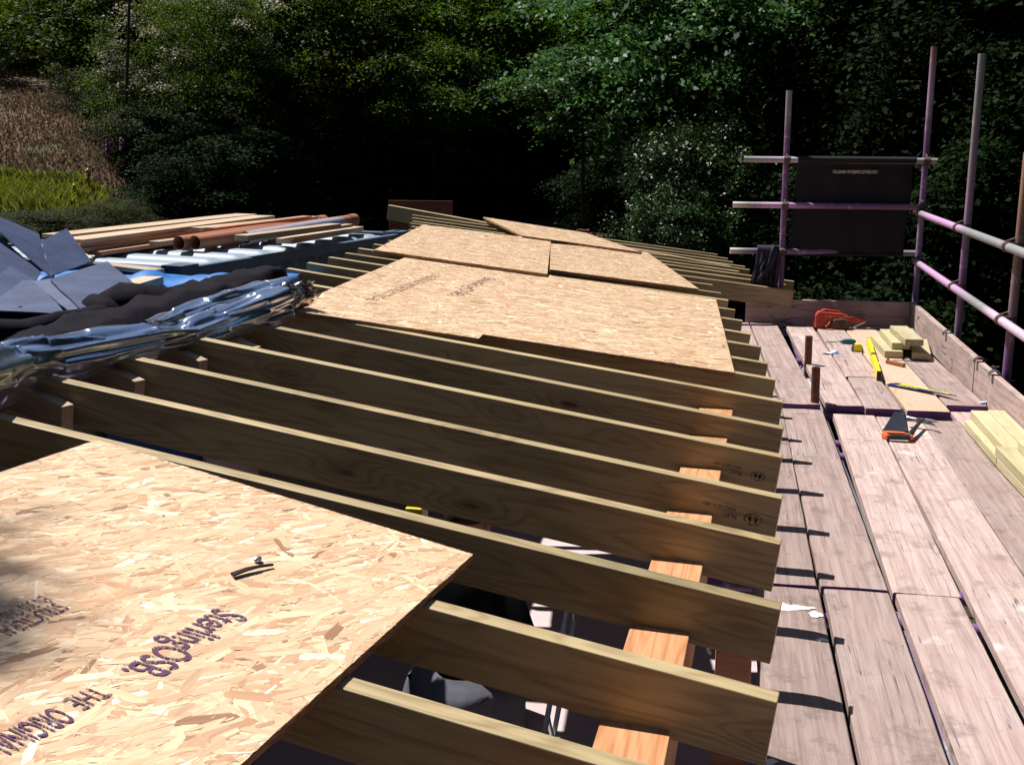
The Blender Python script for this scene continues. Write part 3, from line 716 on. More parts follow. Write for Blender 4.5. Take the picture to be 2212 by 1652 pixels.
# banner
t = thing('banner', (1.08, 9.36, .95), 'black banner with one line of small white print, between two standards', 'banner')
m = MB()
def ban(u, v):
    x = lerp(-.445, .448, u); z = lerp(-.362, .392, v); x += (1 - v) * -.035 + .01 * math.sin(v * 9) * (.5 - u)
    y = .012 * math.sin(u * 11 + 1) * (1 - abs(2 * v - 1)) + .008 * math.sin(u * 23 + v * 4)
    if v > .93: y -= .05 * (v - .93) / .07
    return (x, y, z)
m.grid(ban, 40, 24); o = m.build('banner_cloth', BANNER, t, smooth='all'); sm = o.modifiers.new('thick', 'SOLIDIFY'); sm.thickness = .002
MB().pipe((-.445, -.05, .375), (.448, -.05, .37), .0275, .0245, 18).build('top_sleeve', BANNER, t, smooth=True)
MB().pipe((-.48, .0, -.375), (.41, .0, -.37), .012, .010, 12).build('bottom_sleeve', BANNER, t, smooth=True)
tt = text_mesh('! ROLL BANNER WITH GRAPHICS OUTWARD ONLY !', .036, WINK, 'printed_line', Matrix.Translation((-.172, -.03, .268)) @ Matrix.Rotation(rad(90), 4, 'X'), t, True)
wv = max(v.co.x for v in tt.data.vertices); tt.matrix_basis = tt.matrix_basis @ Matrix.Diagonal((.345 / wv, 1, 1, 1))

# jacket over the low rail
t = thing('jacket', (.435, 9.30, .61), 'dark navy jacket slung over the low rail beside the purple standard', 'jacket')
def jk(u, v):
    # v 0: behind hem, .35: over the rail, 1: front hem
    wtop = .085; wb = .10 + .02 * math.sin(v * 7)
    k = max(0, (v - .32) / .68); wd = lerp(wtop, wb, k); x = (u - .5) * 2 * wd - .018 * k + .012 * math.sin(k * 8)
    fold = .014 * math.sin(u * 17 + k * 5) + .010 * math.sin(u * 31 - k * 9) + .02 * mnoise.noise((u * 4, k * 3, 1))
    if v < .26: z = -.22 * (1 - v / .26) ; y = .034 + abs(fold) * .4
    elif v < .38: a = (v - .26) / .12 * math.pi; z = .034 * math.sin(a); y = .034 * math.cos(a)
    else:
        kk = (v - .38) / .62; ln = .345 + .035 * math.sin(u * 5 + .6) + .015 * math.sin(u * 14); z = -ln * kk; y = -.034 - abs(fold) * min(1, kk * 3) * 1.3 - .02 * kk
        x += (-.035) * kk * kk * (1 - u)
    return (x, y, z)
MB().grid(jk, 44, 60).build('jacket_body', CLOTH, t, smooth='all').modifiers.new('thick', 'SOLIDIFY').thickness = .005
def slv(pts, rs, nm): 
    m = MB().path(pts, rs, 14, flat=.55)
    for i, v in enumerate(m.v): m.v[i] = tuple(Vector(v) + Vector((.006, .006, 0)) * mnoise.noise(Vector(v) * 30))
    m.build(nm, CLOTH, t, smooth='all')
slv([(.06, -.03, .03), (.045, -.06, -.03), (.02, -.075, -.12), (-.035, -.08, -.19), (-.065, -.075, -.25)], [.03, .036, .034, .03, .026], 'sleeve')
slv([(.07, -.03, .02), (.085, -.05, -.06), (.08, -.065, -.17), (.07, -.07, -.29), (.03, -.075, -.36), (-.01, -.075, -.375)], [.025, .03, .034, .034, .036, .03], 'sleeve')
MB().path([(-.085, -.03, 0), (-.088, -.035, -.06), (-.084, -.035, -.12)], [.0025, .0025, .003], 6).build('drawstring', GREYC, t)

# ================================================================ TOOLS AND TIMBER ON THE DECK
ZB = .038
# pile of offcuts
og = 'short treated offcuts piled at the toe board'
def off(fl, bl, Z, label, w=.12, ZB_=None):
    A = G(*zz(8, *fl), Z); B = G(*zz(8, *bl), ZB_ or Z)
    L = min(.75, (B - A).length); B = A + (B - A).normalized() * L
    tag(beam('timber_offcut', A, B, w, .045, GREENW, .003, -1), label, 'timber offcut', og)
off((1130, 470), (975, 300), ZB + .046, 'offcut lying flat on the left of the pile')
off((1432, 488), (1400, 330), ZB + .047, 'offcut at the bottom right of the pile by the toe board', .12)
off((1210, 378), (1075, 228), ZB + .095, 'offcut lying across the left one, second layer')
off((1300, 330), (1250, 215), ZB + .093, 'short offcut wedged in the middle of the pile', .12)
off((1355, 340), (1185, 190), ZB + .142, 'topmost offcut of the pile', .12)
# green timber beside the right toe board
hg = 'treated timber stacked along the right toe board'
def gt(x, y0, y1, z, w, h, label, ang=0):
    M = Matrix.Translation((x, y0, z)) @ Matrix.Rotation(rad(90 + ang), 4, 'Z')
    o = MB().box((0, -w / 2, 0), (y1 - y0, w / 2, h)).build('treated_timber', GREENW, None, M, bevel=.004); tag(o, label, 'timber', hg)
gt(1.385, 5.36, 6.06, .012, .095, .045, 'lowest piece of the farther stack of green timber')
gt(1.415, 5.37, 6.10, .058, .085, .045, 'left upper piece of the farther stack of green timber')
gt(1.503, 5.30, 6.12, .012, .085, .092, 'deep piece against the toe board in the farther stack', 0)
gt(1.415, 3.9, 5.36, .010, .10, .045, 'lowest piece of the nearer stack of green timber at the right edge', 1)
gt(1.415, 3.9, 5.40, .056, .10, .045, 'middle piece of the nearer stack of green timber', 1)
gt(1.485, 3.8, 5.34, .102, .13, .045, 'top piece of the nearer stack of green timber, highest and widest', 0)
# spirit level on edge
A = G(*zz(8, 1060, 800), ZB); B = G(*zz(8, 935, 385), ZB); d = (B - A).normalized(); B = A + d * 1.2
t = thing('spirit_level', frame(A, B), 'long yellow spirit level standing on edge on the pale board', 'spirit level')
m = MB().box((.01, -.012, .001), (.56, .012, .06)).box((.64, -.012, .001), (1.19, .012, .06)).box((.56, -.012, .001), (.64, .012, .035)); m.build('body', YELL, t, bevel=.002)
MB().box((0, -.0125, 0), (.0098, .0125, .061)).build('end_cap', BLACK, t, bevel=.002); MB().box((1.1902, -.0125, 0), (1.2, .0125, .061)).build('end_cap', BLACK, t, bevel=.002)
MB().cyl((.565, 0, .047), (.635, 0, .047), .008, n=10).build('vial', TEAL, t, smooth=True)
MB().box((.12, -.0135, .012), (.26, -.0121, .048)).build('grip', BLACK, t); MB().box((.8, -.0135, .012), (.95, -.0121, .048)).build('grip', BLACK, t)
# tape measure
p = G(*zz(8, 822, 475), ZB); t = thing('tape_measure', rotz(p, rad(6)), 'black and yellow tape measure beside the screwdriver', 'tape measure')
prof = [(-.036, 0), (.036, 0), (.037, .03), (.028, .045), (.01, .052), (-.02, .05), (-.035, .036)]
Mx = Matrix.Rotation(rad(90), 4, 'X')
MB().prism(prof, -.02, .02, Mx).build('case', BLACK, t, bevel=.004)
MB().prism([(x * .8, y * .92 + .006) for x, y in prof], -.0215, .0215, Mx).build('side_label', YELL, t, bevel=.002)
MB().box((.034, -.010, .002), (.046, .010, .012)).build('tape_hook', STEEL, t)
MB().box((-.02, -.012, .0505), (.02, .012, .0535)).build('lock_button', YELL, t, bevel=.001)
# screwdriver
p = G(*zz(8, 725, 375), ZB + .012); t = thing('screwdriver', rotz(p, rad(6)), 'screwdriver with fat green handle pointing left', 'screwdriver')
m = MB().path([(-.055, 0, .006), (-.048, 0, .006), (-.03, 0, .006), (0, 0, .006), (.03, 0, .006), (.048, 0, .006), (.056, 0, .006)], [.008, .011, .0165, .0185, .018, .013, .005], 14); m.build('handle', TEAL, t, smooth='all')
MB().cyl((-.055, 0, .006), (-.15, .0, -.002), .0032, n=8).cyl((-.15, 0, -.002), (-.165, 0, -.003), .0042, .002, n=8).build('shaft', BLADE, t, smooth=True)
# sandpaper strip
p = G(*zz(8, 530, 500), ZB); t = thing('folded_card', rotz(p, rad(-52)), 'curled blue and white striped card lying over a board gap', 'card')
def cs(u0, u1):
    def f(u, v):
        x = lerp(u0, u1, u) * .06 - .03; y = (v - .5) * .12; return (x, y, .002 + .012 * (2 * v - 1) ** 2)
    return f
MB().grid(cs(0, .42), 3, 8).build('white_stripe', WHITE, t, smooth='all'); MB().grid(cs(.42, 1), 3, 8).build('blue_stripe', plain('slate_blue_card', (.05, .12, .26), .6), t, smooth='all'); 
# brown handled knife
p = G(*zz(8, 1245, 625), ZB); t = thing('carpenters_gauge', rotz(p, rad(-50)), 'small brown wooden folding tool with a thin steel pointing right', 'hand tool')
MB().box((-.075, -.013, 0), (.075, .013, .024)).build('handle', BROWNP, t, bevel=.004)
MB().cyl((-.065, 0, .024), (-.065, 0, .036), .009, .007, n=12).build('knob', BROWNP, t, smooth=True)
m = MB().cyl((-.03, .012, .026), (.075, .118, .026), .0028, n=8); m.build('steel_rod', BLADE, t, smooth=True)
# orange power tool with nose, on its side
A = G(*zz(8, 380, 215), ZB); t = thing('power_tool', rotz(A + Vector((0, .0, 0)), rad(4)) @ Matrix.Scale(.88, 4), 'orange red power tool lying against the far toe board', 'power tool')
def PZ(poly, y0, y1, mat, nm, bv=.006, parent=t): return MB().prism(poly, -y1, -y0, Matrix.Rotation(rad(90), 4, 'X')).build(nm, mat, parent, bevel=bv)
PZ([(-.02, .0), (-.022, .12), (.0, .155), (.05, .150), (.2, .14), (.26, .12), (.27, .05), (.2, .02), (.1, .0)], -.06, .06, ORANGE, 'body', .012)
PZ([(.27, .045), (.275, .11), (.33, .105), (.40, .085), (.43, .082), (.43, .07), (.36, .055)], -.03, .03, ORANGE, 'nose', .006)
PZ([(.02, .157), (.18, .145), (.2, .155), (.06, .172)], -.022, .022, ORANGE, 'top_handle', .006)
PZ([(.09, .02), (.12, -.002), (.24, -.002), (.28, .03), (.27, .085), (.2, .1), (.13, .09)], -.088, -.061, RUST, 'guard', .01)
m = MB().cyl((.2, -.086, .052), (.2, -.094, .052), .03, n=18); m.build('gear_hub', BLACK, t, smooth=True)
PZ([(.27, .0), (.40, .062), (.42, .068), (.405, .05), (.3, -.0)], -.02, -.012, STEEL, 'blade_bar', .001)
PZ([(.05, .113), (.27, .105), (.27, .112), (.05, .122)], -.0635, -.0605, plain('orange_highlight', (.75, .2, .12), .4), 'edge_highlight', .001)  # lighter strip painted as a highlight along the body
m = MB().path([(.10, -.07, .12), (.098, -.075, .07), (.085, -.09, .045), (.06, -.10, .03), (.07, -.11, .008), (.12, -.12, .006)], [.006] * 6, 8); m.build('cable', plain('tan_cable', (.35, .16, .06), .6), t, smooth=True)
# saw blade in its printed sleeve
A = G(*zz(8, 1140, 850), ZB); B = G(*zz(8, 1920, 992), .045); t = thing('sleeved_handsaw_blade', frame(A + Vector((0, 0, .004)), B + Vector((0, 0, .012))), 'saw blade in a blue and yellow printed sleeve lying across the boards', 'saw blade')
L = (B - A).length
MB().prism([(0, 0), (L, -.004), (L * .985, .012), (L * .3, .078), (.02, .10), (-.01, .06)], 0, .0015).build('blade', BLADE, t)
MB().prism([(.012, .004), (L * .80, .002), (L * .80, .02), (L * .35, .048), (.022, .055)], .0016, .0028).build('blue_sleeve', NAVY, t)
MB().prism([(.05, .055), (L * .35, .0485), (L * .86, .016), (L * .86, .03), (L * .33, .076), (.05, .096)], .0016, .003).build('yellow_sleeve', YELL, t)
MB().prism([(.04, .098), (L * .3, .079), (L * .3, .084), (.03, .108)], .0016, .003).build('red_edge', ORANGEH, t)
tt = text_mesh('PREDATOR', .030, YELL, 'sleeve_lettering', Matrix.Translation((.05, .018, .0032)) @ Matrix.Rotation(rad(-4), 4, 'Z'), t, True)
tt = text_mesh('UNIVERSAL', .016, NAVY, 'sleeve_lettering', Matrix.Translation((.26, .052, .0034)) @ Matrix.Rotation(rad(-9), 4, 'Z'), t, True)
MB().pipe((L * .95, .004, -.001), (L * .95, .004, .0025), .006, .0035, 12).build('eyelet', STEEL, t)
# hand saw with orange handle, blade pointing away
p = G(*zz(8, 1240, 1420), .012); t = thing('handsaw', rotz(p, rad(2)), 'handsaw with orange and black handle, dark blade pointing away', 'handsaw')
k = lambda u, v, z=.012: (G(*zz(8, u, v), z) - p)
q = [k(1100, 1370), k(1375, 1372), k(1335, 1125), k(1255, 1122)]
Mi = Matrix.Rotation(rad(-2), 4, 'Z'); q = [Mi @ v for v in q]
MB().prism([(v.x, v.y) for v in q], .010, .0116).build('blade', BLADE, t)
MB().prism([(-.068, -.012), (-.058, .030), (-.03, .040), (.045, .034), (.060, .014), (.05, .006), (-.035, .010), (-.045, -.02), (-.03, -.045), (-.052, -.05)], .0, .024).build('handle', ORANGEH, t, bevel=.004)
MB().prism([(-.044, -.047), (-.034, -.022), (.062, -.020), (.078, -.042), (.055, -.056), (-.03, -.056)], .0, .024).build('grip', BLACK, t, bevel=.005)
MB().prism([(.062, -.05), (.082, -.045), (.078, -.02), (.058, .008), (.05, .004), (.06, -.02)], .0, .024).build('handle_end', ORANGEH, t, bevel=.004)
# claw hammer
p = G(*zz(8, 1400, 1400), .03); hd = G(*zz(8, 1530, 1260), .035); t = thing('claw_hammer', frame(p, hd), 'claw hammer with black handle leaning on the handsaw grip', 'hammer')
L = (hd - p).length
MB().path([(-.005, 0, 0), (.01, 0, 0), (.06, 0, .004), (L * .55, 0, .01), (L, 0, .012)], [.014, .0175, .0155, .011, .009], 12, flat=.75).build('handle', BLACK, t, smooth='all')
Mh = Matrix.Translation((L, 0, .012)) @ Matrix.Rotation(rad(-8), 4, 'Z')
m = MB().cyl((0, .020, 0), (0, .062, 0), .012, .014, n=14).cyl((0, .062, 0), (0, .076, 0), .0155, .0155, n=14).box((-.011, -.022, -.012), (.011, .024, .012))
for sgn in (-1, 1):
    m.path([(0, -.02, sgn * .006), (.0, -.05, sgn * .008), (-.012, -.075, sgn * .010), (-.03, -.095, sgn * .012)], [.010, .008, .006, .002], 8)
o = m.build('head', STEEL, t, smooth=True); o.matrix_basis = Mh
# coffee cup lid like scrap behind green timber
p = G(*zz(4, 1915, 1110), .01); t = MB().path([(0, 0, 0), (.02, .0, .012), (.06, -.01, .02), (.1, -.02, .01)], [.008, .014, .012, .006], 8, flat=.6).build('plastic_wrapper', plain('pale_blue_plastic', (.35, .48, .65), .3), None, Matrix.Translation(p + Vector((0, .03, .02))), smooth='all')
tag(t, 'scrap of pale blue plastic wrapper behind the green timber', 'wrapper')
# ================================================================ CONTAINER
cn = G(*zz(1, 1165, 500), .68); cfp = G(*zz(2, 395, 275), .68)
dcx = (cfp - cn); dcx.z = 0; dcx.normalize(); CL = 2.99; CW = 2.44; CH = 2.6
Mc = Matrix((dcx, Vector((0, 0, 1)).cross(dcx), Vector((0, 0, 1)))).transposed().to_4x4(); Mc.translation = Vector((cn.x, cn.y, .68 - CH))
# local: x along, y to the left (far side from roof), z up
t = thing('storage_container', Mc, 'blue grey steel storage container standing left of the roof', 'shipping container')
zt = CH
m = MB(); n = 260
def roofp(u, v):
    x = .14 + u * (CL - .28); y = .10 + v * (CW - .20); ph = (x - .14) % .30
    a = sst(ph, .05, .10) * (1 - sst(ph, .19, .24)); e = sst(v, .03, .055) * (1 - sst(v, .945, .97))
    return (x, y, zt - .035 + .024 * a * e)
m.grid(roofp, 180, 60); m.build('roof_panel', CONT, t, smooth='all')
def side(y, sgn, x0, x1):
    m = MB(); per = .28; pts = []; x = x0
    while x < x1 - per:
        for dx, dy in ((0, 0), (.07, 0), (.14, .036), (.21, .036)): pts.append((x + dx, dy))
        x += per
    pts.append((x1, 0)); P = [(a, y + sgn * b, z) for a, b in pts for z in (.16, zt - .06)]
    m.add(P, [[2 * i, 2 * i + 2, 2 * i + 3, 2 * i + 1] for i in range(len(pts) - 1)]); return m
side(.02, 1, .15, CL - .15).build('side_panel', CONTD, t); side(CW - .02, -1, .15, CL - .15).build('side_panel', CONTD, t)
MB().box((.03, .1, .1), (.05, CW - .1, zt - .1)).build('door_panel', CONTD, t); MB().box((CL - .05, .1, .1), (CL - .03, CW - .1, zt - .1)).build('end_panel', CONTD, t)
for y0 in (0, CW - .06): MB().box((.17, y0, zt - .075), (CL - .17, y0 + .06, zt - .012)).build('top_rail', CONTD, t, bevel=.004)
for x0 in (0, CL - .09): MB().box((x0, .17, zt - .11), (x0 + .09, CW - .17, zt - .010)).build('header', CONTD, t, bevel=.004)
def fitting(x, y):
    m = MB(); a, b, c = .178, .162, .118; z1 = zt + .006; z0 = z1 - c
    # hollow casting: rim pieces round an oval aperture on top, holes in the sides
    bm = bmesh.new(); bmesh.ops.create_cube(bm, size=1); bmesh.ops.scale(bm, vec=(a, b, c), verts=bm.verts); bmesh.ops.translate(bm, vec=(x + a / 2, y + b / 2, z0 + c / 2), verts=bm.verts)
    me = bpy.data.meshes.new('corner_fitting'); bm.to_mesh(me); me.materials.append(CONTD); o = bpy.data.objects.new('corner_fitting', me); COL.objects.link(o); o.parent = t
    hb = bmesh.new()
    def obl(M, l, w):
        vs = []; nn = 20
        for z in (-.05, .05):
            for i in range(nn):
                an = 2 * math.pi * i / nn; vs.append(hb.verts.new(M @ Vector((math.cos(an) * w + (l - w) * (1 if math.cos(an) > 0 else -1), math.sin(an) * w, z))))
        hb.faces.new(vs[:nn][::-1]); hb.faces.new(vs[nn:])
        for i in range(nn): hb.faces.new((vs[i], vs[(i + 1) % nn], vs[nn + (i + 1) % nn], vs[nn + i]))
    obl(Matrix.Translation((x + a / 2, y + b / 2, z1)), .062, .032)
    obl(Matrix.Translation((x + a / 2, y, z0 + c / 2)) @ Matrix.Rotation(rad(90), 4, 'X') @ Matrix.Rotation(rad(90), 4, 'Z'), .038, .026)
    hm = bpy.data.meshes.new('cut'); hb.to_mesh(hm); ho = bpy.data.objects.new('cut', hm); COL.objects.link(ho); ho.matrix_world = Mc
    o.matrix_world = Mc; bo = o.modifiers.new('holes', 'BOOLEAN'); bo.operation = 'DIFFERENCE'; bo.object = ho; bo.solver = 'EXACT'
    bpy.context.view_layer.update(); dg = bpy.context.evaluated_depsgraph_get(); nm = bpy.data.meshes.new_from_object(o.evaluated_get(dg)); o.modifiers.clear(); o.data = nm; o.matrix_basis = Matrix.Identity(4); o.parent = t
    nm.materials.clear(); nm.materials.append(CONTD); bpy.data.objects.remove(ho)
for x in (-.005, CL - .173):
    for y in (-.006, CW - .156): fitting(x, y)
for x in (.0, CL - .12):
    for y in (.0, CW - .1): MB().box((x, y, .0), (x + .12, y + .1, zt - .115)).build('corner_post', CONTD, t, bevel=.004)

# timber and pipes on the container
def px_plank(name, a, b, Z, w, h, mat, label, cat, group=None, Zb=None):
    A = G(*zz(1, *a), Z); B = G(*zz(*(b if len(b) == 3 else (1, *b))), Z if Zb is None else Zb)
    return tag(beam(name, A, B, w, h, mat, .003, 1), label, cat, group)
tg_ = 'long timbers lying on the container'
Z0 = .685
PH = .030
for a, b, Z, w_, m_, lab in (((540, 322), (1775, 168), .118, .22, STOCK, 'widest pale plank on top of the container load at the back'),
    ((430, 292), (1660, 158), .119, .24, STOCK, 'pale plank lying behind the widest top plank'),
    ((505, 352), (1640, 212), .088, .23, REDW, 'plank directly under the widest top plank'),
    ((545, 378), (1400, 258), .058, .22, STOCK, 'third plank down, its near end hidden by slates'),
    ((655, 400), (1500, 280), .029, .20, REDW, 'lowest dark plank of the container load'),
    ((1030, 335), (1700, 248), .06, .10, STOCK, 'narrow plank behind the terracotta pipes'),
    ((1305, 246), (2055, 172), .118, .12, STOCK, 'narrow plank behind the orange sided one')):
    px_plank('timber_plank', a, b, Z0 + Z, w_, PH - .001, m_, lab, 'plank', tg_)
px_plank('timber_plank', (1395, 246), (2015, 170), Z0 + .125, .10, .036, REDW, 'orange sided timber with a square sawn end above the pipes', 'plank', tg_)
px_plank('timber_plank', (1600, 296), (2203, 220), Z0 + .135, .12, .040, STOCK, 'pale timber over the grey pipe', 'plank', tg_)
px_plank('timber_plank', (1838, 283), (2, 75, 222), Z0 + .095, .07, .025, STOCK, 'thin batten on the pale timbers at the right of the load', 'plank', tg_)
px_plank('timber_plank', (1885, 318), (2, 145, 238), Z0 + .05, .14, .04, STOCK, 'front timber of the container load, nearest the roof', 'plank', tg_)
def drain(a, b, r, mat, label, Z, socket=False, Zb=None):
    A = G(*zz(1, *a), Z); B = G(*zz(*b), Z if Zb is None else Zb); m = MB().pipe(A, B, r, r - .004, 26)
    if socket:
        d = (B - A).normalized(); m.pipe(B - d * .12, B, r + .006, r + .0005, 26)
    return tag(m.build('drain_pipe', mat, smooth=True), label, 'pipe', 'drain pipes lying on the container')
drain((1155, 345), (1, 2090, 205), .052, TERRA, 'left terracotta drain pipe with open mouth', Z0 + .056, True)
drain((1258, 343), (2, 85, 196), .052, TERRA, 'right terracotta drain pipe with open mouth', Z0 + .056, True)
drain((1585, 312), (2, 20, 205), .05, GREYP, 'grey blue drain pipe with dark mouth', Z0 + .056)
# loose blocks in front of the container
px_plank('timber_offcut', (600, 440), (540, 400), .72, .1, .045, GREENW, 'small pale offcut at the corner of the slates', 'timber offcut')
A = G(*zz(1, 880, 612), .70); B = G(*zz(1, 1055, 560), .70)
tag(beam('timber_block', A, B, .13, .05, STOCK, .003, 1), 'brown grey timber block on the blue tarpaulin in front of the container', 'timber block')
A = G(*zz(1, 640, 480), .685); B = G(*zz(1, 975, 520), .685)
tag(beam('timber_block', A, B, .10, .03, STOCK, .003, 1), 'thin board lying against the container roof edge', 'timber block')

# ================================================================ PLATFORM, TARP, MEMBRANE, SLATES, FOIL on the left
m = MB().box((-6.2, 1.2, -2.3), (-2.66, 6.45, .60)); tag(m.build('blockwork_base', BLOCK), 'dark blockwork base under the slates and tarpaulin on the left', 'wall')
def tarp(u, v):
    x = lerp(-5.0, -2.42, u); y = lerp(2.2, 6.72, v)
    z = .635 + .02 * mnoise.noise((x * 3, y * 3, 0)) + .035 * abs(mnoise.noise((x * 2.2, y * 5, 4))) + .03 * sst(x, -3.2, -2.6)
    z += .07 * math.exp(-((y - 6.35) / .16) ** 2) * (.4 + abs(mnoise.noise((x * 4, 1, 2))) * 1.5)
    return (x, y, z)
o = MB().grid(tarp, 90, 130).build('tarpaulin', TARP, None, smooth='all'); tag(o, 'crumpled bright blue tarpaulin under the slates and rubber', 'tarpaulin')

def slate(pts, label, lift=0, th=.007):
    P = [Vector(p) for p in pts]; nrm = (P[1] - P[0]).cross(P[2] - P[0]).normalized()
    if len(P) == 4: P[3] = P[3] - nrm * (P[3] - P[0]).dot(nrm)
    if nrm.z < 0: nrm = -nrm
    P = [p + nrm * lift for p in P]
    if len(P) == 3: P.append(P[0] + P[2] - P[1])
    M = frame(P[0], P[1], nrm); Mi = M.inverted(); Q = [Mi @ p for p in P]; m = MB(); r = random.Random(len(label) * 7); n = 10; ring = []
    for i in range(4):
        for k in range(n):
            q = Q[i].lerp(Q[(i + 1) % 4], k / n); ring.append((q.x + r.uniform(-.002, .002), q.y + r.uniform(-.002, .002), q.z))
    N = len(ring); m.add([(a, b, c) for a, b, c in ring] + [(a, b, c - th) for a, b, c in ring], [list(range(N)), [N + i for i in range(N)][::-1]] + [[i, N + i, N + (i + 1) % N, (i + 1) % N] for i in range(N)])
    for f in m.f: f.reverse() if False else None
    o = m.build('roofing_slate', SLATE, None, M); tag(o, label, 'slate', 'grey slates heaped on the left'); return o
def Z1(u, v, d): return PD(*zz(1, u, v), d)
def GZ(u, v, Z): return G(*zz(1, u, v), Z)
slate([GZ(-260,60,1.15), GZ(250,283,.92), GZ(330,560,.76), GZ(-260,400,.85)], 'large pale lit slate at the back left of the heap')
slate([GZ(430,250,.96), GZ(592,462,.80), GZ(335,552,.79), GZ(222,430,.84)], 'tilted square slate standing on its corner beside the planks')
slate([GZ(0,305,.93), GZ(265,535,.78), GZ(200,640,.76), GZ(-120,640,.78)], 'dark steep slate leaning at the left edge')
slate([GZ(62,493,.85), GZ(300,620,.78), GZ(120,800,.77), GZ(-140,700,.80)], 'slate with a peaked corner in front of the steep one')
slate([GZ(-100,588,.82), GZ(222,585,.81), GZ(430,800,.79), GZ(-100,800,.79)], 'wide slate lying in front at the lower left of the heap')
slate([GZ(212,592,.81), GZ(330,572,.82), GZ(570,805,.79), GZ(478,812,.785)], 'narrow strip of slate between two shadow gaps')
slate([GZ(322,578,.83), GZ(690,462,.82), GZ(902,632,.79), GZ(560,800,.80)], 'broad sunlit slate beside the black rubber roll')
slate([GZ(470,530,.79), GZ(690,478,.79), GZ(800,560,.77), GZ(560,650,.78)], 'slate hidden under the broad sunlit one')

# black rubber membrane
m = MB()
def memb(u, v):
    # u along Y, v across (0 front at foil, 1 back under slates)
    y = lerp(2.4, 5.85, u); x = lerp(-2.26, -3.3 + .35 * sst(y, 4.8, 5.85), v)
    z = .675 + .125 * sst(x, -2.64, -2.5) * sst(v, 0, .08) + .014 * mnoise.noise((x * 3, y * 2.2, 8)) + .010 * (1 - 2 * abs(mnoise.noise((x * 5, y * 1.6, 3))))
    return (x, y, z)
m.grid(memb, 120, 30)
def roll(P, rs, fl=.8): m.path([Vector(p) for p in P], rs, 16, flat=fl)
roll([Z1(-60, 930, 4.2), Z1(150, 905, 4.35), Z1(350, 875, 4.5), Z1(520, 845, 4.65), Z1(640, 812, 4.8)], [.07, .066, .062, .058, .045], .75)
roll([Z1(560, 715, 5.0), Z1(620, 745, 4.95), Z1(670, 800, 4.85), Z1(690, 850, 4.8)], [.035, .060, .065, .05], .9)
roll([Z1(640, 745, 5.15), Z1(780, 745, 5.1), Z1(920, 745, 5.15), Z1(1080, 750, 5.2), Z1(1240, 790, 5.15)], [.06, .115, .13, .10, .04], .8)
roll([Z1(700, 870, 4.8), Z1(850, 865, 4.85), Z1(1000, 850, 4.9)], [.05, .05, .03])
roll([Z1(1150, 645, 5.8), Z1(1250, 645, 5.8), Z1(1420, 700, 5.6)], [.03, .055, .03], .6)
roll([Z1(1230, 645, 6.0), Z1(1330, 625, 6.05), Z1(1480, 640, 6.05), Z1(1640, 650, 6.0)], [.02, .055, .05, .04], .7)
roll([Z1(1560, 590, 6.3), Z1(1640, 605, 6.25), Z1(1700, 605, 6.2)], [.03, .065, .04], 1)
roll([Z1(-80, 830, 4.75), Z1(120, 815, 4.85), Z1(330, 835, 4.9), Z1(480, 835, 4.95)], [.06, .055, .04, .02], .6)
for i, v in enumerate(m.v):
    q = Vector(v); m.v[i] = tuple(q + Vector((0, 0, .03)) * mnoise.noise(q * 7) + Vector((.03, 0, .0)) * mnoise.noise(q * 5) + Vector((0, .008, .014)) * abs(mnoise.noise(q * 17)))
tag(m.build('rubber_membrane', EPDM, smooth='all'), 'folded and rolled black rubber roofing membrane behind the foil', 'roofing membrane')

# silver foil insulation bundle
m = MB()
def bundle(keys, n, seg, amp, seed, close=False):
    """keys: (top px, bottom px, depth, aspect)"""
    K = []
    for (tx, ty), (bx, by), d, asp in keys:
        T = Z1(tx, ty, d); B = Z1(bx, by, d - .03); K.append(((T + B) / 2, (T - B) / 2, asp))
    o = len(m.v); N = (len(K) - 1) * seg + 1
    for i in range(N):
        t_ = i / seg; a = min(int(t_), len(K) - 2); f = t_ - a; f = f * f * (3 - 2 * f)
        c = K[a][0].lerp(K[a + 1][0], f); h = K[a][1].lerp(K[a + 1][1], f); asp = lerp(K[a][2], K[a + 1][2], f)
        dr = (K[a + 1][0] - K[a][0]).normalized(); upv = Vector((0, 0, 1)); sidev = dr.cross(upv).normalized(); H = h.length
        for k in range(n):
            an = 2 * math.pi * k / n; ca, sa = math.cos(an), math.sin(an)
            p = c + upv * (H * sa) + sidev * (H * asp * ca) 
            q = Vector((t_ * .9 + seed * 7, ca * 1.9, sa * 1.9)); q2 = p * 6 + Vector((seed, 0, 0))
            gate = max(0, mnoise.noise(p * 2.2 + Vector((0, seed, 0))) + .25)
            cr = 1.5 * mnoise.noise(q * .9) + .9 * (1 - 2.6 * abs(mnoise.noise(Vector((q.x * .7, q.y * 1.1, q.z * 1.1))))) + gate * .45 * (1 - 2 * abs(mnoise.noise(q2 * .8)))
            p = p + (upv * sa + sidev * ca) * (cr * amp)
            m.v.append(tuple(p))
    for i in range(N - 1):
        for k in range(n):
            k2 = (k + 1) % n; a, b, c_, d_ = o + i * n + k, o + i * n + k2, o + (i + 1) * n + k2, o + (i + 1) * n + k
            if (i + k) % 2: m.f += [[a, b, c_], [a, c_, d_]]
            else: m.f += [[a, b, d_], [b, c_, d_]]
            m.m += [0, 0]; m.c += [None, None]
bundle([((-700, 1130), (-700, 1620), 3.0, 1.3), ((-150, 1030), (-150, 1400), 3.45, 1.3), ((0, 1005), (0, 1335), 3.66, 1.2), ((250, 975), (260, 1255), 3.86, 1.2), ((600, 925), (620, 1165), 4.12, 1.2), ((950, 892), (960, 1075), 4.38, 1.2), ((1200, 880), (1220, 1000), 4.68, 1.2), ((1400, 800), (1420, 945), 4.86, 1.1), ((1650, 700), (1660, 885), 5.1, 1.0), ((1800, 640), (1830, 850), 5.3, .8)], 54, 34, .017, 1)
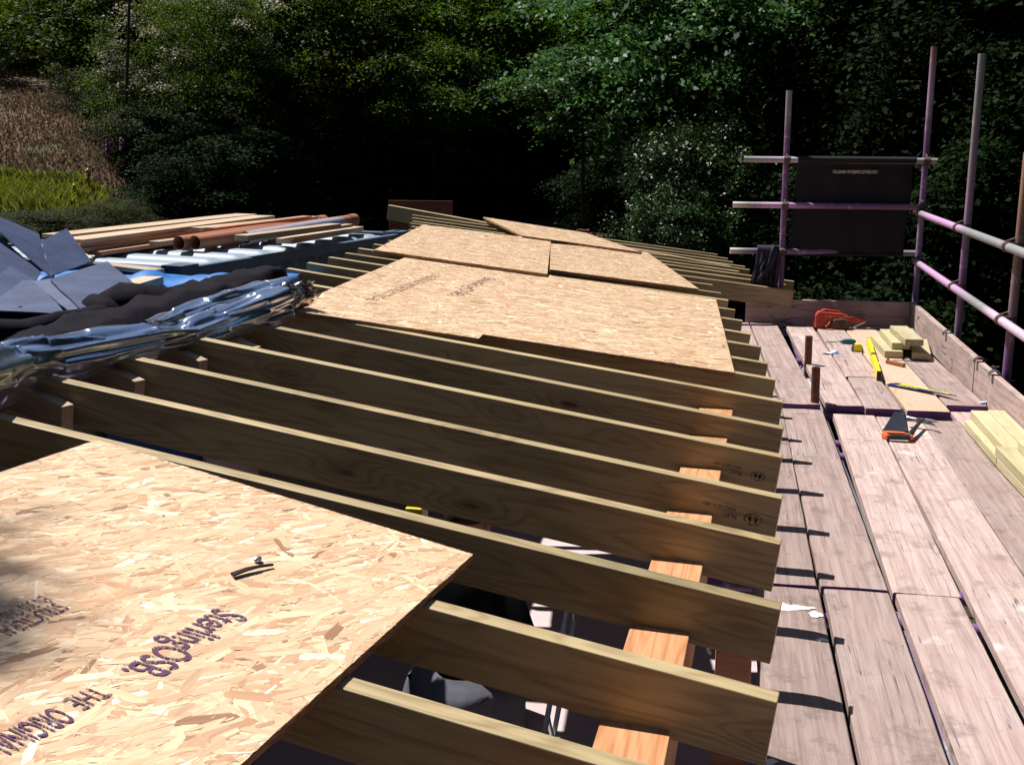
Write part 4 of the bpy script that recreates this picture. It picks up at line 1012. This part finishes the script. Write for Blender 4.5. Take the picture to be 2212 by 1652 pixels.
bundle([((960, 885), (990, 915), 4.5, 2.0), ((1120, 800), (1140, 850), 4.75, 2.0), ((1300, 730), (1330, 800), 4.95, 2.0), ((1500, 672), (1520, 770), 5.15, 1.6), ((1700, 602), (1720, 720), 5.35, 1.4), ((1880, 566), (1900, 730), 5.5, 1.0)], 36, 26, .013, 9)
fo = m.build('foil_insulation', FOIL, smooth='all')
tag(fo, 'crumpled roll of silver foil insulation lying along the joist tops', 'foil insulation')
mt = MB()
def tip(u, v):
    a = v * 2 * math.pi; c = Z1(lerp(1790, 2010, u), lerp(740, 655, u), 5.35 + .12 * u); H = lerp(.088, .055, u) * (1 + .25 * mnoise.noise((v * 7, u * 3, 2)))
    p = c + Vector((0, 0, 1)) * H * math.sin(a) + Vector((.9, -.4, 0)).normalized() * H * .6 * math.cos(a)
    q = p * 9; p += Vector((1, .5, 1)) * (.018 * mnoise.noise(q) + .012 * abs(mnoise.noise(q * 3)))
    if u > .97: p += Vector((.03, .01, .02)) * (mnoise.noise((v * 19, 0, 0)))
    return p
mt.grid(tip, 12, 40); mt.build('torn_end', plain('foil_brown_side', (.50, .42, .36), .22, 1.0, .5, scale=20), fo, world=True)
m = MB(); r = random.Random(4)
for i in range(26):
    c = Z1(r.uniform(1900, 2010), r.uniform(600, 690), 5.42); m.path([c, c + Vector((r.uniform(-.03, .05), r.uniform(-.03, .03), r.uniform(-.03, .03))), c + Vector((r.uniform(-.02, .06), 0, r.uniform(-.05, .02)))], [.003, .004, .002], 5)
m.build('wadding', plain('dark_wadding', (.10, .075, .06), .9), fo, world=True)

# ================================================================ INSIDE, seen between the joists
def inbox(name, pxs, depth_z, h, mat, label, cat): pass
a = PX(225, 925, -2.43); b = PX(440, 1010, -2.43); m = MB()
m.grid(lambda u, v: (-2.43 + .02 * math.sin(u * 19 + v * 3), lerp(a.y, b.y, u), lerp(b.z, a.z, v)), 30, 6); tag(m.build('blue_sheet', BLUEB, smooth='all'), 'dark blue plastic sheet hanging on the wall inside under the left joists', 'plastic sheet')
a = PX(445, 975, -2.40); b = PX(560, 1050, -2.40); m = MB().box((-2.42, a.y, b.z), (-2.40, b.y, a.z)); tag(m.build('pale_board', CONCRETE), 'pale pinkish board beside the blue sheet under the left joists', 'board')
m = MB().box((-1.55, 6.2, -2.0), (-1.28, 6.5, -1.15)); tag(m.build('blue_bin', BLUEB, bevel=.01), 'smaller blue bin standing inside, seen under a joist', 'bin')
q = G(893, 1098, -.6); m = MB().box((q.x - .05, q.y, -.7), (q.x + .05, q.y + .15, -.6)).box((q.x - .03, q.y + .02, -2), (q.x + .03, q.y + .08, -.7)); tag(m.build('yellow_site_box', YELL, bevel=.006), 'yellow box seen below the joists beside the worker', 'box')
# ladder leaning inside
A = Vector((-.84, 5.72, -2.0)); B = Vector((-.74, 6.45, -1.15))
t = thing('aluminium_ladder', frame(A, B, (1, 0, 0)), 'short aluminium ladder inside beside the purlin', 'ladder'); L = (B - A).length
for s_ in (-.2, .2): MB().box((0, s_ - .03, -.012), (L, s_ + .03, .012)).build('stile', ALU, t, bevel=.002)
for i in range(4): MB().cyl((.2 + i * .24, -.2, 0), (.25 + i * .28, .2, 0), .014, n=10).build('rung', ALU, t, smooth=True)

# ================================================================ WORKER standing below
hip = G(1010, 1490, -1.02); base = Vector((hip.x, hip.y, -2.0))
def skin_body(name, verts, edges, radii, mat, parent, root=0, sub=2):
    me = bpy.data.meshes.new(name); me.from_pydata([tuple(v) for v in verts], edges, []); o = bpy.data.objects.new(name, me); COL.objects.link(o)
    sk = o.modifiers.new('skin', 'SKIN'); sk.branch_smoothing = .6
    if not me.skin_vertices:
        bm = bmesh.new(); bm.from_mesh(me); bm.verts.layers.skin.verify(); bm.to_mesh(me); bm.free()
    for i, r in enumerate(radii):
        sv = me.skin_vertices[0].data[i]; sv.radius = r if isinstance(r, tuple) else (r, r); sv.use_root = (i == root)
    sb = o.modifiers.new('sub', 'SUBSURF'); sb.levels = sub; sb.render_levels = sub
    bpy.context.view_layer.update(); dg = bpy.context.evaluated_depsgraph_get(); nm = bpy.data.meshes.new_from_object(o.evaluated_get(dg)); bpy.data.objects.remove(o)
    nm.name = name; nm.materials.clear(); nm.materials.append(mat); nm.polygons.foreach_set('use_smooth', [True] * len(nm.polygons))
    o = bpy.data.objects.new(name, nm); COL.objects.link(o); o.parent = parent; return o
wk = thing('person', Matrix.Translation(base) @ Matrix.Rotation(rad(-25), 4, 'Z') @ Matrix.Scale(1.1, 4), 'person below the joists in black clothes, grey jersey tied round the waist', 'person')
# local: faces +y; z up from the soles
V = [(0, 0, .92), (0, .0, 1.08), (0, .01, 1.28), (0, .0, 1.44), (0, .01, 1.53), (0, .04, 1.62), (0, .03, 1.70),
     (.10, 0, .88), (.11, .01, .50), (.11, -.02, .10), (.12, .10, .04), (.12, .17, .03),
     (-.10, 0, .88), (-.13, .03, .50), (-.14, -.0, .10), (-.15, .12, .04), (-.15, .19, .03),
     (.18, 0, 1.42), (.30, -.02, 1.22), (.44, .12, 1.10), (.47, .17, 1.08),
     (-.18, 0, 1.42), (-.22, .04, 1.18), (-.1, .24, 1.12), (-.08, .30, 1.12)]
E_ = [(0, 1), (1, 2), (2, 3), (3, 4), (4, 5), (5, 6), (0, 7), (7, 8), (8, 9), (9, 10), (10, 11), (0, 12), (12, 13), (13, 14), (14, 15), (15, 16), (3, 17), (17, 18), (18, 19), (19, 20), (3, 21), (21, 22), (22, 23), (23, 24)]
Rr_ = [(.15, .11), (.135, .10), (.155, .11), (.12, .09), .055, (.085, .1), (.075, .085), .095, .06, .042, .04, .03, .095, .06, .042, .04, .03, .065, .045, .030, .028, .065, .045, .030, .028]
skin_body('body', V, E_, Rr_, SKIN, wk)
tv = [(0, 0, .88), (0, .0, 1.08), (0, .01, 1.28), (0, .0, 1.43), (0, .01, 1.56), (.18, 0, 1.42), (.30, -.02, 1.22), (.33, .01, 1.19), (-.18, 0, 1.42), (-.22, .04, 1.18), (-.16, .14, 1.15)]
skin_body('black_top', tv, [(0, 1), (1, 2), (2, 3), (3, 4), (3, 5), (5, 6), (6, 7), (3, 8), (8, 9), (9, 10)], [(.17, .13), (.155, .12), (.178, .13), (.135, .105), .085, .08, .062, .055, .08, .062, .055], TROUS, wk)
lv = [(0, 0, .95), (.10, 0, .88), (.11, .01, .50), (.11, -.02, .07), (-.10, 0, .88), (-.13, .03, .50), (-.14, -.0, .07)]
skin_body('trousers', lv, [(0, 1), (1, 2), (2, 3), (0, 4), (4, 5), (5, 6)], [(.165, .13), .115, .085, .07, .115, .085, .07], TROUS, wk)
m = MB()
def jersey(u, v):
    a = u * 2 * math.pi; k = v; g_ = .72 + .28 * sst(k, 0, .22); rx = g_ * .24 + .05 * k + .018 * math.sin(5 * a + 3 * k); ry = g_ * .215 + .06 * k + .015 * math.sin(4 * a + 1)
    return (math.cos(a) * rx, math.sin(a) * ry - .02 * k, 1.02 - (.30 + .06 * math.sin(3 * a)) * k)
m.grid(jersey, 40, 12); 
m.build('grey_jersey', GREYC, wk, smooth='all')
m = MB(); bmh = []
def hair(u, v):
    a = u * 2 * math.pi; b = v * 1.75; r = 1 + .04 * mnoise.noise((u * 9, v * 9, 0)); return (math.sin(b) * math.cos(a) * .093 * r, .015 + math.sin(b) * math.sin(a) * .108 * r, 1.68 + math.cos(b) * .098 * r)
m.grid(hair, 28, 12); m.build('hair', HAIRM, wk, smooth='all')
m = MB().path([(0, .125, 1.64), (0, .148, 1.615), (0, .13, 1.60)], [.008, .013, .008], 8).path([(-.03, .122, 1.57), (0, .130, 1.568), (.03, .122, 1.57)], [.004, .006, .004], 8)
for s_ in (-1, 1): m.path([(s_ * .034 - .012, .115, 1.652), (s_ * .034, .126, 1.653), (s_ * .034 + .012, .115, 1.652)], [.004, .009, .004], 8); m.path([(s_ * .09, .03, 1.66), (s_ * .098, .02, 1.635), (s_ * .09, .03, 1.60)], [.008, .012, .007], 8)
m.build('face_features', SKIN, wk, smooth='all')
for (wx, wy, wz), dirv in (((.47, .17, 1.08), Vector((.7, .6, -.3))), ((-.08, .30, 1.12), Vector((.3, .95, 0)))):
    d = dirv.normalized(); s = d.cross(Vector((0, 0, 1))).normalized(); c = Vector((wx, wy, wz)); vv = [c, c + d * .045, c + d * .085]; ee = [(0, 1), (1, 2)]; rr = [(.024, .018), (.03, .016), (.034, .013)]
    for j, (off_, ln) in enumerate(((-.030, .062), (-.010, .072), (.010, .068), (.030, .055))):
        i = len(vv); vv += [c + d * .10 + s * off_, c + d * (.10 + ln * .55) + s * off_ * 1.1 + Vector((0, 0, -.008)), c + d * (.10 + ln) + s * off_ * 1.1 + Vector((0, 0, -.028))]; ee += [(2, i), (i, i + 1), (i + 1, i + 2)]; rr += [.009, .0085, .007]
    i = len(vv); vv += [c + d * .05 + s * .045, c + d * .085 + s * .06 + Vector((0, 0, -.01))]; ee += [(1, i), (i, i + 1)]; rr += [.011, .008]
    skin_body('hand', vv, ee, rr, SKIN, wk)
MB().pipe((.445, .13, 1.095), (.462, .155, 1.087), .037, .031, 16).build('wristband', BLACK, wk, smooth=True)
for sx, sy in ((.12, .06), (-.145, .08)): MB().path([(sx, sy - .12, .055), (sx, sy - .05, .06), (sx, sy + .04, .052), (sx, sy + .13, .035), (sx, sy + .16, .028)], [.03, .05, .05, .045, .02], 12, flat=.9).build('boot', BLACK, wk, smooth='all')
# ================================================================ TREES, SHRUBS, GRASS
def np_mesh(name, V, Fq, mats, cols, matidx=None):
    me = bpy.data.meshes.new(name); nv = len(V); nf = len(Fq); k = Fq.shape[1]
    me.vertices.add(nv); me.vertices.foreach_set('co', V.astype(np.float32).ravel()); me.loops.add(nf * k); me.loops.foreach_set('vertex_index', Fq.astype(np.int32).ravel())
    me.polygons.add(nf); me.polygons.foreach_set('loop_start', np.arange(0, nf * k, k, dtype=np.int32)); me.polygons.foreach_set('loop_total', np.full(nf, k, dtype=np.int32))
    for m_ in mats: me.materials.append(m_)
    if matidx is not None: me.polygons.foreach_set('material_index', matidx.astype(np.int32))
    ca = me.color_attributes.new('Col', 'FLOAT_COLOR', 'CORNER'); c = np.ones((nf, k, 4), np.float32); c[:, :, :3] = cols[:, None, :]; ca.data.foreach_set('color', c.ravel())
    me.update(); me.validate(); return me
def leaves(centres, nrm, size, r, long=1.6):
    """kite shaped leaves: centres Nx3, nrm Nx3 -> verts, quads"""
    N = len(centres); t = r.randn(N, 3); t -= (t * nrm).sum(1)[:, None] * nrm; t /= np.linalg.norm(t, axis=1)[:, None] + 1e-9; b = np.cross(nrm, t)
    s = size[:, None]; fold = nrm * s * .16
    V = np.stack([centres - t * s * long * .5, centres + b * s * .5 + fold - t * s * .05, centres + t * s * long * .5, centres - b * s * .5 + fold - t * s * .05], 1).reshape(-1, 3)
    return V, np.arange(N * 4).reshape(-1, 4)
def crown(name, seed, mat, nspray=170, per=110, rad_=(1, 1, 1), leaf=.05, spray=.26, pal=((.07, .13, .025), (.11, .17, .03), (.05, .10, .022)), flat=.35, blossom=0, hollow=.35, mat2=None):
    r = np.random.RandomState(seed); d = r.randn(nspray, 3); d /= np.linalg.norm(d, axis=1)[:, None]
    lump = 1 + .28 * np.sin(d[:, 0] * 5 + seed) * np.cos(d[:, 1] * 4 + seed * 2) + .15 * np.sin(d[:, 2] * 7 + seed)
    rr = (hollow + (1 - hollow) * r.rand(nspray) ** .6) * lump; c = d * rr[:, None] * np.array(rad_)
    sp = spray * (.6 + .8 * r.rand(nspray)); V = []; C = []; MI = []; pal = np.array(pal); tot = nspray * per
    k = np.repeat(np.arange(nspray), per); off = r.randn(tot, 3) * .5; off[:, 2] *= flat
    out = d[k] * 1.0; out[:, 2] *= .3; off += out * (r.rand(tot) * .6)[:, None]
    P = c[k] + off * sp[k][:, None]; P[:, 2] -= .25 * sp[k] * (off[:, 0] ** 2 + off[:, 1] ** 2)
    n = r.randn(tot, 3) * .65 + np.array([0, 0, 1.0]) + d[k] * .35; n /= np.linalg.norm(n, axis=1)[:, None]
    sz = leaf * (.55 + .8 * r.rand(tot)); V, Fq = leaves(P, n, sz, r)
    col = pal[r.randint(0, len(pal), nspray)][k] * (.7 + .6 * r.rand(tot))[:, None]; mi = np.zeros(tot)
    if blossom:
        bl = (r.rand(nspray) < blossom)[k] & (d[k][:, 2] > -.2); col[bl] = np.array([.55, .50, .40]) * (.7 + .5 * r.rand(bl.sum()))[:, None]; mi[bl] = 1
    me = np_mesh(name, V, Fq, [mat] + ([PETAL] if blossom else []), col, mi)
    return me, c
def trunk_mesh(name, c, h0, seed, r0=.07, lean=.1, n=16):
    r = random.Random(seed); m = MB(); top = Vector((r.uniform(-lean, lean), r.uniform(-lean, lean), .25)); bot = Vector((0, 0, -6.0))
    pts = [bot.lerp(top, i / 6) + Vector((r.uniform(-.03, .03), r.uniform(-.03, .03), 0)) for i in range(7)]; rs = [r0 * (1.6 - .19 * i) for i in range(7)]; m.path(pts, rs, 9)
    for i in r.sample(range(len(c)), min(n, len(c))):
        e = Vector(c[i]); s = pts[5].lerp(pts[6], r.random()); mid = s.lerp(e, .5) + Vector((0, 0, -.08 + r.uniform(-.1, .1)))
        m.path([s, mid, e], [r0 * .38, r0 * .22, r0 * .07], 6)
    me_o = m.build(name, BARK, smooth='all'); me = me_o.data; bpy.data.objects.remove(me_o); return me
KIND = {}
def mk(kind, n, **k):
    KIND[kind] = []
    for i in range(n):
        h0 = k.pop('h0', 1.5) if i == 0 else h0k
        h0k = h0
        me, c = crown('crown', 100 * len(KIND) + i + 3, **k); KIND[kind].append((me, trunk_mesh('trunk', c, h0, i + 5, r0=k.get('leaf', .05) * .9), h0))
mk('hazel', 3, mat=LEAF, nspray=260, per=120, leaf=.030, spray=.24, pal=((.10, .17, .03), (.15, .21, .035), (.07, .13, .028), (.12, .19, .03)), h0=1.3)
mk('hawthorn', 2, mat=LEAF, nspray=210, per=130, leaf=.024, spray=.22, pal=((.10, .15, .03), (.13, .17, .035), (.08, .13, .03)), h0=1.2, blossom=.12)
mk('scrub', 2, mat=LEAF, nspray=180, per=110, leaf=.028, spray=.22, pal=((.08, .11, .03), (.10, .09, .045), (.06, .10, .03), (.07, .055, .04)), h0=1.0, flat=.6)
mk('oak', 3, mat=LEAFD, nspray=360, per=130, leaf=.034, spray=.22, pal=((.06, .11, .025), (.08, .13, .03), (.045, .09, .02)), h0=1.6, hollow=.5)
mk('sycamore', 2, mat=LEAFS, nspray=190, per=150, leaf=.036, spray=.30, pal=((.09, .17, .05), (.11, .20, .06), (.07, .13, .04)), h0=1.3, flat=.22)
mk('laurel', 2, mat=LEAFG, nspray=200, per=110, leaf=.036, spray=.20, pal=((.05, .10, .028), (.08, .14, .03), (.04, .075, .022)), h0=.9, flat=.8)
print('leaf meshes', sum(len(a[0].polygons) for v in KIND.values() for a in v))
used_lab = {}
def tree(kind, name, x, y, zc, rx, rz, label, group, var=None, rot=None):
    L = KIND[kind]; me, tr, h0 = L[(var if var is not None else rng.randrange(len(L))) % len(L)]
    g = ground_h(x, y); t = thing(name, (x, y, g), label, {'laurel': 'shrub', 'scrub': 'shrub'}.get(kind, 'tree'), group)
    a = rot if rot is not None else rng.uniform(0, 6.28)
    M = Matrix.Translation((0, 0, zc - g)) @ Matrix.Rotation(a, 4, 'Z') @ Matrix.Diagonal((rx, rx * rng.uniform(.9, 1.1), rz, 1))
    o = bpy.data.objects.new('crown', me); COL.objects.link(o); o.parent = t; o.matrix_basis = M
    k = max(.1, (zc - g)) / (h0)      # stretch the stem down to the ground
    o = bpy.data.objects.new('trunk', tr); COL.objects.link(o); o.parent = t; o.matrix_basis = Matrix.Translation((0, 0, zc - g)) @ Matrix.Rotation(a, 4, 'Z') @ Matrix.Diagonal((rx, rx, rz, 1))
    return t
def at(px, py, d): return PD(px, py, d)
def T(kind, name, px, py, d, rx, rz, label, group, **k):
    p = at(px, py, d); return tree(kind, name, p.x, p.y, p.z, rx, rz, label, group, **k)
gl = 'bushes on the left bank'
T('scrub', 'bramble_bush', 60, 165, 26, 1.0, .55, 'low brownish bramble at the left edge above the mown slope', gl)
T('scrub', 'bramble_bush', 215, 235, 22, .9, .75, 'tangled brown green bramble on the mown slope', gl)
T('scrub', 'bramble_bush', 310, 330, 19.5, .75, .75, 'dark bramble with foxgloves beside the grass mound', gl)
T('hazel', 'hazel_bush', 150, 70, 25, 1.9, 1.7, 'lit yellow green hazel at the upper left', gl)
T('hawthorn', 'hawthorn_tree', 330, 190, 21, 1.25, 1.35, 'hawthorn with white blossom above the bramble', gl, var=0)
T('hazel', 'hazel_bush', 285, 40, 24, 1.5, 1.3, 'bright hazel crown behind the hawthorn', gl)
T('hawthorn', 'hawthorn_tree', 480, 120, 22, 1.3, 1.4, 'second hawthorn with fewer blossoms, right of the first', gl, var=1)
T('hazel', 'hazel_bush', 430, 290, 21, 1.2, .9, 'shaded hazel under the second hawthorn', gl)
gm_ = 'trees in the middle of the wood edge'
for px, py, d, rx, rz, lab in ((560, 60, 24, 1.8, 1.6, 'green tree left of the middle, its crown cut by the top of the photo'), (620, 230, 23, 1.3, 1.1, 'darker low tree between the hawthorns and the middle'), (760, 110, 24, 1.7, 1.8, 'dark green tree in front of the middle of the wood'),
        (900, 40, 26, 2.0, 1.6, 'lit green tree in the top middle'), (930, 210, 23.5, 1.3, 1.1, 'lit yellow green bough hanging over the dark lane'), (1070, 90, 25, 1.8, 1.8, 'green tree right of the middle beside the sycamore'), (1180, 30, 28, 2.2, 1.8, 'tree behind the sycamore at the top')):
    T('hazel', 'woodland_tree', px, py, d, rx, rz, lab, gm_)
T('sycamore', 'sycamore_tree', 1490, 90, 15.5, 1.75, 1.7, 'large leaved sycamore whose bright boughs reach over the lane', None, var=0, rot=.6)
T('sycamore', 'sycamore_bough', 1270, 190, 16.5, .95, .55, 'outer bough of large bright leaves hanging out to the left', None, var=1, rot=2.0)
T('sycamore', 'sycamore_bough', 1400, 270, 15.5, .80, .35, 'lower bough of bright leaves above the glossy shrub', None, var=0, rot=4)
gs_ = 'glossy evergreen shrubs right of the lane'
T('laurel', 'evergreen_shrub', 1500, 400, 13.2, .75, .85, 'glossy evergreen shrub sparkling above the roof end', gs_)
T('laurel', 'evergreen_shrub', 1460, 500, 12.6, .55, .55, 'low glossy evergreen shrub behind the far joist ends', gs_)
T('laurel', 'evergreen_shrub', 1580, 320, 14.5, .9, .9, 'taller glossy shrub left of the banner', gs_)
T('laurel', 'evergreen_shrub', 1640, 520, 13.5, .8, .7, 'shaded evergreen shrub behind the jacket', gs_)
gr = 'dark trees behind the scaffold'
for i, (px, py, d, rx, rz, lab) in enumerate(((1700, 150, 17, 2.0, 2.0, 'dark tree above the banner, left one'), (1850, 330, 14.5, 1.7, 1.6, 'dark low tree behind the banner'), (1950, 80, 17.5, 2.1, 1.9, 'dark tree behind the tallest standard'), (2100, 350, 13.5, 1.7, 1.7, 'dark tree behind the right guard rails'),
        (2180, 130, 15, 1.7, 1.7, 'tree with a few lit sprays at the upper right edge'), (2230, 560, 12, 1.5, 1.4, 'dark tree at the right edge below the rails'), (1980, 620, 12.5, 1.5, 1.3, 'dark foliage below the deck corner'), (1780, 600, 14, 1.6, 1.3, 'dark foliage below the banner'), (2300, 300, 13, 1.7, 1.8, 'dark tree beyond the right edge, partly in view'))):
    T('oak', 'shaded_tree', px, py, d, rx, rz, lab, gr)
# deep wood behind and overhead: high canopy crowns are added to keep sun off below
gb = 'tall trees of the deep wood'
k = 0
for (x, y, zc, rx, rz, lab) in ((-16, 30, 4.5, 3.8, 3.6, 'far tree at the top left corner'), (-10.5, 31, 5.5, 4, 4.2, 'far tall tree behind the hawthorns'), (-5, 32, 5, 4, 4.4, 'far tall tree behind the middle left of the wood'), (0, 33, 5, 4, 4.6, 'far tall tree behind the lane'),
        (5, 31, 4.5, 4, 4.6, 'far tall tree behind the sycamore'), (10, 28, 4, 4, 4.6, 'far tall tree behind the banner'), (15, 26, 4, 4, 5, 'far tall tree at the right edge'), (3.5, 24, 8.5, 4.2, 2.8, 'high canopy tree over the bend, added for shade'), (-9.6, 19.0, 8.6, 1.9, 1.8, 'high canopy tree left, above the photo, added to shade the foot of the bank'),
         (3.5, 17.5, 8.5, 3.6, 2.8, 'high canopy tree above the evergreen shrubs, added for shade'), (6.5, 14.5, 7.5, 3.6, 3, 'high canopy tree above the banner, added for shade'), (8, 20, 7, 4, 3.4, 'high canopy tree at the upper right, added for shade'), (9, 12, 6, 3.2, 3.6, 'high canopy tree right of the scaffold, added for shade'),
        (-20, 36, 7, 4.5, 4.5, 'farthest tree on the left hillside'), (-13, 38, 8, 5, 5, 'farthest tree behind the hazels'), (-4, 40, 8, 5, 5.5, 'farthest tree in the middle'), (5, 40, 8, 5, 5.5, 'farthest tree right of the middle'), (14, 36, 7, 5, 6, 'farthest tree on the right')):
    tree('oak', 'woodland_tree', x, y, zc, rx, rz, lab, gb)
for o_ in list(COL.objects):
    if o_.get('label', '').startswith('high canopy tree left'):
        for c_ in o_.children:
            if c_.name.startswith('trunk'): c_.matrix_basis = c_.matrix_basis @ Matrix.Rotation(.10, 4, 'Y') @ Matrix.Diagonal((.42, .42, 1, 1))
# understorey: dark shrubs along the lane
for (px, py, d, rx, rz, lab) in ((400, 425, 15.6, .7, .45, 'dark undergrowth at the foot of the foxgloves'), (480, 400, 16.5, 1.1, .8, 'dark undergrowth right of the grass mound'), (350, 335, 20, 1.1, .8, 'dark bramble mass behind the foxgloves'), (470, 330, 21, 1.3, .9, 'dark bramble mass under the second hawthorn'), (560, 400, 23, 1.6, .8, 'dark undergrowth left of the lane behind the container'), (760, 380, 24, 1.6, .9, 'dark undergrowth behind the plywood panel'), (980, 370, 26, 1.7, .9, 'dark undergrowth beyond the far joist'), (1130, 360, 29, 1.8, 1.0, 'dark undergrowth where the lane bends'), (1400, 400, 20, 1.3, 1.0, 'dark undergrowth right of the lane')):
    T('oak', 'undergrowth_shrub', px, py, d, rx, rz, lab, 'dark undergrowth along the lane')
# stone wall by the lane
m = MB(); r = random.Random(3)
for i in range(15):
    for j in range(4):
        x = -1.2 + i * .32 + (j % 2) * .16; m.box((x - .155, 31 + r.uniform(-.03, .03), .25 * j), (x + .155, 31.4, .25 * j + .235))
o = m.build('stone_wall', STONE, None, Matrix.Translation((0, 0, ground_h(0, 31) - .1)), bevel=.03); tag(o, 'low dark stone wall beside the bend of the lane', 'wall')

# added unseen trees: a ring blocking low sky, one shading the near sheet
sc_ = R(-60, 1530) + TOSUN * (9.6 / TOSUN.z) + Vector((-1.22, -.26, 0))
tree('oak', 'shade_tree', sc_.x, sc_.y, sc_.z, 1.0, .9, 'tall slender tree left of the camera, out of the photo, added to shade the near sheet', None, var=1, rot=1.0)
for i, (x, y, r_) in enumerate(((-14, -3, 5.5), (-11, -10, 5.5), (-5, -13, 5.5), (1, -14, 5.5), (7, -12, 5.5), (12, -7, 5.5), (14, 1, 5), (-16, 5, 4.5), (-8, -18, 7), (4, -19, 7))):
    tree('oak', 'sky_blocking_tree', x, y, 3.2 + (2 if r_ > 6 else 0), r_, 6.5, 'added tree blocking low sky light, in the ring behind the photographer', 'added sky blocking trees behind the photographer')
# grass mound and mown slope: blades
def blades(name, n, fn, hgt, wid, pal, mat, seed, label=None):
    r = np.random.RandomState(seed); P = []
    while len(P) < n:
        q = fn(r)
        if q: P.append(q)
    P = np.array(P); h = hgt * (.4 + r.rand(n) * .9); a = r.rand(n) * 6.28; ln = (r.rand(n, 2) - .5) * 1.1
    b = np.stack([np.cos(a), np.sin(a), np.zeros(n)], 1) * wid; tip_ = P + np.stack([ln[:, 0] * h, ln[:, 1] * h, h], 1); mid = P + np.stack([ln[:, 0] * h * .3, ln[:, 1] * h * .3, h * .6], 1)
    V = np.stack([P - b, P + b, mid + b * .7, tip_], 1).reshape(-1, 3); pal = np.array(pal); col = pal[r.randint(0, len(pal), n)] * (.7 + .6 * r.rand(n))[:, None]
    me = np_mesh(name, V, np.arange(n * 4).reshape(-1, 4), [mat], col); o = bpy.data.objects.new(name, me); COL.objects.link(o); tag(o, label, 'grass', kind='stuff'); return o
def onmound(r):
    x = r.uniform(-16, -5.5); y = r.uniform(12.0, 15.8)
    if -x - .12 * y < 4.9 + max(0, y - 13.5) * .5: return None
    return (x, y, ground_h(x, y) + .1 * mnoise.noise((x * .7, y * .7, 0)))
blades('grass', 60000, onmound, .16, .012, ((.14, .20, .03), (.19, .25, .035), (.11, .16, .03), (.20, .20, .06)), GRASS, 1, 'bright green grass on the mound at the left')
def onslope(r):
    x = r.uniform(-20, -6); y = r.uniform(15.7, 26)
    if -x - .12 * y < 5.1 + max(0, y - 13.5) * .55: return None
    return (x, y, ground_h(x, y) + .02)
blades('cut_grass', 45000, onslope, .06, .018, ((.20, .15, .085), (.25, .19, .115), (.12, .085, .05), (.09, .095, .035), (.15, .11, .07)), GRASS, 2, 'dry brown cut grass on the slope behind the mound')
# plants along the foot of the mound
for (px, py, d, rx, rz, lab) in ((50, 484, 12.4, .7, .13, 'low dark hedge at the foot of the mound, left part'), (170, 480, 12.4, .7, .15, 'low hedge at the foot of the mound with lit nettles'), (262, 468, 12.5, .33, .20, 'low hedge at the rounded right end of the mound')):
    T('scrub', 'hedge_plant', px, py, d, rx, rz, lab, 'low hedge along the mound')
# foxgloves and yellow flowers
def flower(px, py, d, col, label, name):
    p = at(px, py, d); t = thing(name, (p.x, p.y, ground_h(p.x, p.y)), label, 'flower', None); h = max(.25, p.z - ground_h(p.x, p.y)); m = MB().path([(0, 0, 0), (.01, 0, h)], [.008, .004], 6); m.build('stem', BARK, t)
    m = MB(); r = random.Random(int(px))
    for i in range(26):
        a = r.uniform(0, 6.28); z = h + r.uniform(-.16, .03); rr = .03 * (1 - (z - h + .22) / .36); m.cyl((0, 0, z), (math.cos(a) * (rr + .02), math.sin(a) * (rr + .02), z - .03), .008, .018, 6)
    m.build('blossom', plain('petal_%d' % int(px), tuple(c * .6 for c in col), .6), t)
flower(232, 305, 18.3, (.30, .04, .25), 'left purple foxglove in front of the bramble', 'foxglove'); flower(262, 300, 18.5, (.28, .04, .22), 'right purple foxglove in front of the bramble', 'foxglove')
flower(190, 368, 15.5, (.6, .45, .02), 'small yellow flower above the mound', 'yellow_flower'); flower(160, 400, 14.5, (.6, .45, .02), 'small yellow flower on the mound grass', 'yellow_flower')
